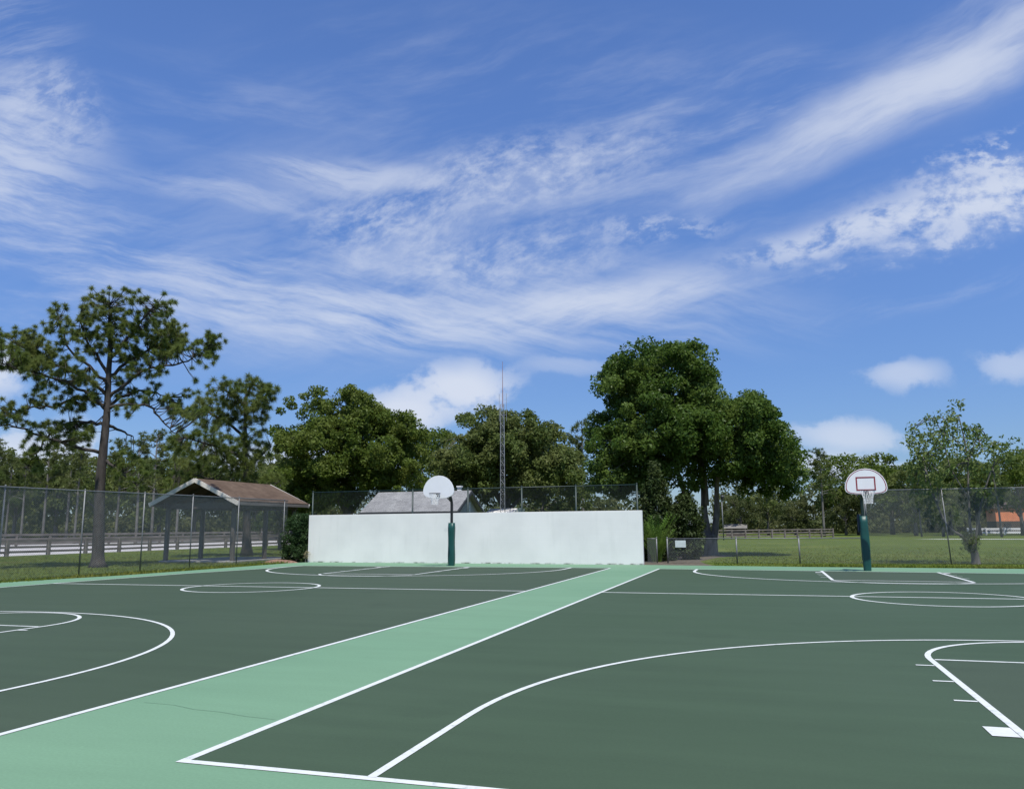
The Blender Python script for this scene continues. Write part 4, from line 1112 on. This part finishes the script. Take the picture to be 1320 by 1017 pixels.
def far(proto, u, Y, vtop, label, group=None, wide=1.0, rz=None, H=None, name=None):
    p_ = spot(u, Y); top = at(u, vtop, Y).z - GZ
    h0 = 13.0 if proto in PP else (8.0 if proto is PBR[3] else 10.0)
    o = proto if proto.name not in used else copy_tree(proto)
    used.add(proto.name)
    s = top / h0; o.location = p_; o.rotation_euler = (0, 0, rng.uniform(0, 6.28) if rz is None else rz); o.scale = (s * wide, s * wide, s)
    o['label'] = label
    if group: o['group'] = group
    return o
GL = 'trees of the wood beyond the sand track'
LW = 'slim pale trunked pine at the wood edge beyond the sand track'
for u, Y, vt, k in ((28, 82, 588, 0), (56, 88, 572, 1), (86, 92, 566, 2), (97, 84, 580, 0), (150, 96, 572, 1), (176, 90, 566, 2), (196, 98, 560, 1), (228, 94, 572, 0), (262, 104, 566, 2), (300, 110, 580, 1), (-14, 84, 575, 2), (338, 112, 585, 0), (8, 96, 590, 1)):
    far(PP[k], u, Y, vt, LW, GL, 1.0)
LB = 'rounded olive tree among the wood edge trees beyond the sand track'
for u, Y, vt, k, w in ((18, 100, 596, 0, .9), (72, 104, 585, 2, .9), (125, 102, 590, 0, .9), (205, 106, 590, 2, 1.0), (250, 112, 592, 1, .9), (360, 84, 583, 2, .6), (-30, 98, 580, 0, 1.0), (330, 118, 600, 0, 1.0)):
    far(PBR[k], u, Y, vt, LB, GL, w)
# mid distance trees behind the house and beside the big dark tree
far(PP[0], 752, 78, 547, 'dark narrow pine peeping out left of the big dark tree', wide=.9)
far(PBR[2], 700, 88, 560, 'low olive tree filling the gap right of the lattice tower', wide=1.0)
far(PBR[1], 560, 82, 556, 'green tree filling the gap between the wide oak and the tower', wide=.8)
far(PBR[2], 362, 58, 590, 'small yellow green tree between the shelter roof and the wide oak', wide=.75)
far(PBR[0], 395, 76, 600, 'shaded tree behind the left end of the wall fence', wide=1.0)
# right: across the lawn
GRt = 'trees along the far side of the lawn'
far(PP[1], 1062, 124, 583, 'lone thin trunked pine rising between the big dark tree and the red trimmed hoop', wide=1.05)
for pr, u, Y, vt, w, lb in ((PBR[1], 1108, 140, 586, 1.15, 'tall rounded tree directly behind the red trimmed backboard'), (PBR[0], 1150, 150, 602, 1.2, 'olive tree just right of the red trimmed backboard across the lawn'),
                            (PBR[3], 955, 138, 640, 1.0, 'low olive tree right of the lamp post beyond the far rail fence'), (PBR[0], 990, 145, 628, 1.0, 'grey green tree behind the middle of the far brown rail fence'),
                            (PBR[3], 1025, 140, 645, 1.0, 'low shadowy tree at the right end of the far brown rail fence'), (PBR[3], 1090, 136, 635, .9, 'low bushy tree just left of the red trimmed hoop pole'),
                            (PBR[2], 1180, 128, 600, 1.0, 'olive tree behind the left stem of the sparse young tree'), (PBR[1], 1225, 142, 590, 1.1, 'wide green tree behind the middle of the sparse young tree'),
                            (PBR[0], 1262, 132, 592, 1.0, 'olive tree behind the right side of the sparse young tree'), (PBR[2], 1215, 116, 622, .9, 'shorter olive tree on the lawn by the pale footpath'),
                            (PBR[1], 1318, 128, 585, .9, 'green tree shading the orange house at the right edge'), (PBR[0], 1355, 140, 580, 1.0, 'tree past the orange house at the far right edge')):
    far(pr, u, Y, vt, lb, GRt, w)
far(PP[2], 1290, 112, 597, 'pine with a straight grey trunk beside the orange house', GRt, 1.1)
far(PP[0], 1187, 118, 612, 'pine behind the low footpath left of the sparse young tree', GRt, 1.0)

# far-off wood closing the view: one mass
def wood(strips, leaf=.75):
    C = []; rr = []
    for u0, u1, Y, vt, n, zl in strips:
        for i in range(n):
            u = rng.uniform(u0, u1); yy = Y + rng.uniform(-8, 14); p_ = spot(u, yy); top = at(u, vt + rng.uniform(-6, 22), yy).z
            C.append((p_[0], yy, rng.uniform(zl, 1) * top)); rr.append(rng.uniform(1.0, 2.0))
    return leaf_quads(np.array(C), np.array(rr), 60, leaf)
V = wood([(-420, -90, 140, 606, 420, .03), (-90, 430, 146, 612, 650, .03), (-90, 430, 140, 655, 420, .03), (-90, 430, 116, 606, 420, .55), (400, 800, 150, 640, 300, .03), (700, 840, 92, 650, 120, .03), (1420, 1750, 170, 610, 260, .03), (920, 1420, 178, 622, 520, .03), (920, 1420, 172, 655, 320, .03)])
tag(mesh_np('woodland', V, 4, M['leaf_wood']), 'far-off dark wood closing the view behind the lawns', 'woodland', kind='stuff')

# ================================================================== LIGHT AND SKY
sun_dir = Vector((.22, -.40, .89)).normalized()
el = math.asin(sun_dir.z); az = math.atan2(sun_dir.x, sun_dir.y)
sl = bpy.data.lights.new('sun', 'SUN'); sl.energy = 4.9; sl.angle = R(.53); sl.color = (1.0, .965, .90)
so = bpy.data.objects.new('sun', sl); COL.objects.link(so)
so.rotation_euler = sun_dir.to_track_quat('Z', 'Y').to_euler()

w = bpy.data.worlds.new('World'); scene.world = w; w.use_nodes = True
nt = w.node_tree; nt.nodes.clear(); L = nt.links.new
def N(t, **k):
    n = nt.nodes.new(t)
    for a, v in k.items(): setattr(n, a, v)
    return n
def mth(op, a, b=None, c=None, clamp=False):
    n = N('ShaderNodeMath', operation=op, use_clamp=clamp)
    for i, x in enumerate((a, b, c)):
        if x is None: continue
        if isinstance(x, (int, float)): n.inputs[i].default_value = x
        else: L(x, n.inputs[i])
    return n.outputs[0]
def smooth(f, lo, hi, a=0.0, b=1.0):
    n = N('ShaderNodeMapRange', interpolation_type='SMOOTHSTEP')
    n.inputs[1].default_value = lo; n.inputs[2].default_value = hi; n.inputs[3].default_value = a; n.inputs[4].default_value = b
    L(f, n.inputs[0]); return n.outputs[0]
sky = N('ShaderNodeTexSky', sky_type='NISHITA'); sky.sun_disc = False; sky.sun_elevation = el; sky.sun_rotation = az
sky.air_density = 1.0; sky.dust_density = .4; sky.ozone_density = 3.0; sky.altitude = 0
tc = N('ShaderNodeTexCoord'); sx = N('ShaderNodeSeparateXYZ'); L(tc.outputs['Generated'], sx.inputs[0])
X_, Y_, Z_ = sx.outputs
rr_ = mth('ADD', mth('MULTIPLY', X_, cS), mth('MULTIPLY', Y_, sS))
ff_ = mth('MAXIMUM', mth('ABSOLUTE', mth('SUBTRACT', mth('MULTIPLY', Y_, cS), mth('MULTIPLY', X_, sS))), .08)
S_ = mth('DIVIDE', rr_, ff_); T_ = mth('DIVIDE', Z_, ff_)
cmb = N('ShaderNodeCombineXYZ'); L(S_, cmb.inputs[0]); L(T_, cmb.inputs[1]); PST = cmb.outputs[0]
# slow warp so that edges curl
wn_ = N('ShaderNodeTexNoise'); wn_.inputs['Scale'].default_value = 5; wn_.inputs['Detail'].default_value = 4; L(PST, wn_.inputs['Vector'])
wv = N('ShaderNodeVectorMath', operation='SUBTRACT'); L(wn_.outputs['Color'], wv.inputs[0]); wv.inputs[1].default_value = (.5, .5, .5)
ws_ = N('ShaderNodeVectorMath', operation='SCALE'); L(wv.outputs[0], ws_.inputs[0]); ws_.inputs['Scale'].default_value = .055
wa = N('ShaderNodeVectorMath', operation='ADD'); L(PST, wa.inputs[0]); L(ws_.outputs[0], wa.inputs[1]); PW = wa.outputs[0]
def noise(ang, sc, detail=7, rough=.6, src=None, loc=(0, 0, 0)):
    mp = N('ShaderNodeMapping'); mp.inputs['Rotation'].default_value = (0, 0, -R(ang)); L(src or PW, mp.inputs['Vector'])
    m2_ = N('ShaderNodeMapping'); m2_.inputs['Scale'].default_value = (sc[0], sc[1], 1); m2_.inputs['Location'].default_value = loc; L(mp.outputs[0], m2_.inputs['Vector'])
    n = N('ShaderNodeTexNoise'); n.inputs['Scale'].default_value = 1; n.inputs['Detail'].default_value = detail; n.inputs['Roughness'].default_value = rough
    L(m2_.outputs[0], n.inputs['Vector']); return n.outputs['Fac']
def blob(s0, t0, a, b, ang=0, src=None):
    mp = N('ShaderNodeMapping', vector_type='TEXTURE'); mp.inputs['Location'].default_value = (s0, t0, 0); mp.inputs['Rotation'].default_value = (0, 0, R(ang)); mp.inputs['Scale'].default_value = (a, b, 1)
    L(src or PW, mp.inputs['Vector']); g = N('ShaderNodeTexGradient', gradient_type='SPHERICAL'); L(mp.outputs[0], g.inputs['Vector'])
    return smooth(g.outputs['Fac'], 0, .85)
def sat(x): return mth('MINIMUM', mth('MAXIMUM', x, 0.0), 1.0)
def addm(*xs):
    o = xs[0]
    for x in xs[1:]: o = mth('ADD', o, x)
    return o
wispA = noise(-11, (3.4, 16), 8, .62); wispB = noise(-14, (6, 46), 9, .68, loc=(4, 1, 0))
wisp2A = noise(15, (3.0, 14), 8, .62, loc=(3, 7, 0)); wisp2B = noise(17, (6, 48), 9, .68, loc=(8, 5, 0))
def both(a, b, k): return mth('ADD', mth('MULTIPLY', a, 1 - k), mth('MULTIPLY', b, k))
wisp = both(wispA, wispB, .42); wisp2 = both(wisp2A, wisp2B, .42)
puff = both(noise(10, (15, 26), 7, .58, loc=(5, 2, 0)), noise(8, (42, 66), 5, .6, loc=(5, 8, 0)), .4)
fine = both(noise(20, (22, 40), 6, .6, loc=(9, 1, 0)), noise(24, (60, 100), 5, .65, loc=(2, 1, 0)), .35)
softA = noise(24, (2.2, 10), 6, .55, loc=(1, 4, 0)); soft = both(softA, noise(25, (7, 50), 8, .65, loc=(2, 9, 0)), .24)
cum = noise(0, (13, 17), 8, .6, loc=(2, 8, 0))
c_list = []
def cl(mask, tex, lo, hi, amt): c_list.append(mth('MULTIPLY', mth('MULTIPLY', mask, smooth(tex, lo, hi)), amt))
# thin veil and streaks over the middle and the lower left
cl(blob(-.05, .40, .80, .26, 8), wisp2A, .36, .66, .26)
cl(blob(-.10, .285, .62, .11, -2), wisp, .38, .64, .62)
cl(blob(-.48, .33, .36, .13, -8), wisp, .45, .66, .45)
cl(blob(.10, .285, .27, .045, 9), wisp2, .34, .58, .70)
cl(blob(-.18, .255, .30, .05, -4), wisp, .36, .58, .5)
cl(blob(.02, .62, .55, .13, -4), wisp2A, .40, .76, .20)
cl(blob(-.35, .55, .4, .12, -10), wispA, .42, .76, .20)
# mottled patches
cl(blob(-.00, .46, .32, .075, 14), fine, .38, .66, .58)
cl(blob(-.16, .37, .20, .09, -20), fine, .38, .68, .48)
cl(blob(.03, .35, .20, .07, 10), fine, .38, .68, .48)
cl(blob(.20, .39, .12, .03, 0), fine, .46, .60, .4)
cl(blob(-.22, .465, .19, .035, -7), wisp, .36, .56, .58)
cl(blob(-.38, .445, .20, .03, -12), wisp, .38, .6, .42)
# left bank
cl(blob(-.70, .50, .26, .17, -28), wisp, .34, .60, .72)
cl(blob(-.62, .565, .12, .08, -30), fine, .42, .60, .40)
cl(blob(-.70, .67, .16, .12, -35), wisp2, .42, .66, .38)
# long diagonal streak, upper right
cl(blob(.52, .565, .46, .065, 25), soft, .30, .60, .74)
cl(blob(.66, .655, .34, .11, 25), soft, .36, .66, .50)
cl(blob(.28, .52, .34, .13, 18), wisp2, .46, .70, .34)
# lumpy band below it
cl(blob(.66, .425, .40, .072, 13), puff, .34, .58, .92)
cl(blob(.70, .49, .24, .045, 15), puff, .46, .58, .75)
cl(blob(.42, .375, .22, .035, 13), puff, .40, .56, .62)
cl(blob(.62, .37, .3, .03, 12), puff, .48, .60, .5)
cl(blob(.27, .30, .34, .030, 10), wisp2, .46, .68, .22)
cl(blob(.60, .30, .35, .03, 12), wisp2, .46, .7, .22)
# heaped clouds low down
def heap(s0, t0, a, b, amt=1.0): cl(blob(s0, t0, a, b, 0), addm(cum, mth('MULTIPLY', blob(s0, t0, a, b, 0), .32)), .56, .74, amt)
heap(-.065, .172, .12, .050); heap(-.135, .140, .10, .050); heap(.50, .187, .085, .030, .62); heap(.42, .112, .12, .038, .75); heap(.64, .195, .08, .038, .55); heap(.40, .07, .2, .03, .8)
heap(-.66, .21, .10, .06, .9); heap(-.60, .10, .2, .07, .9); heap(-.3, .08, .25, .05, .8); heap(.07, .20, .11, .02, .3)
tot = c_list[0]
inv = None
for c in c_list:
    q = mth('SUBTRACT', 1.0, sat(c)); inv = q if inv is None else mth('MULTIPLY', inv, q)
alpha = mth('MULTIPLY', mth('SUBTRACT', 1.0, inv), .90)
tint = N('ShaderNodeMix', data_type='RGBA', blend_type='MULTIPLY'); tint.inputs['Factor'].default_value = 1
dk = N('ShaderNodeVectorMath', operation='SCALE'); L(sky.outputs['Color'], dk.inputs[0]); L(smooth(T_, -.05, .62, .60, 1.04), dk.inputs['Scale'])
L(dk.outputs[0], tint.inputs['A']); tint.inputs['B'].default_value = (.91, 1.12, 1.54, 1)
mix = N('ShaderNodeMix', data_type='RGBA'); L(alpha, mix.inputs['Factor']); L(tint.outputs['Result'], mix.inputs['A'])
CB = 7.2
mix.inputs['B'].default_value = (CB * .90, CB * .97, CB * 1.12, 1)
bg = N('ShaderNodeBackground'); bg.inputs['Strength'].default_value = .10; L(mix.outputs['Result'], bg.inputs['Color'])
out = N('ShaderNodeOutputWorld'); L(bg.outputs[0], out.inputs['Surface'])

# ================================================================== CAMERA AND VIEW
cam = bpy.data.cameras.new('camera'); co = bpy.data.objects.new('camera', cam); COL.objects.link(co)
cam.sensor_width = 36; cam.lens = F / 1320 * 36; cam.clip_start = .1; cam.clip_end = 6000
fwd = Vector((-sS * cP, cS * cP, sP)); right = Vector((cS, sS, 0)); up = right.cross(fwd)
cr, sr = math.cos(ROLL), math.sin(ROLL)
r2 = right * cr + up * sr; u2 = up * cr - right * sr
co.matrix_world = Matrix(((r2.x, u2.x, -fwd.x, 0), (r2.y, u2.y, -fwd.y, 0), (r2.z, u2.z, -fwd.z, EYE), (0, 0, 0, 1)))
scene.camera = co
vs = scene.view_settings
vs.view_transform = 'Standard'; vs.look = 'None'; vs.gamma = 1; vs.use_curve_mapping = False; vs.exposure = 0.12
scene.cycles.max_bounces = 8; scene.cycles.transparent_max_bounces = 16
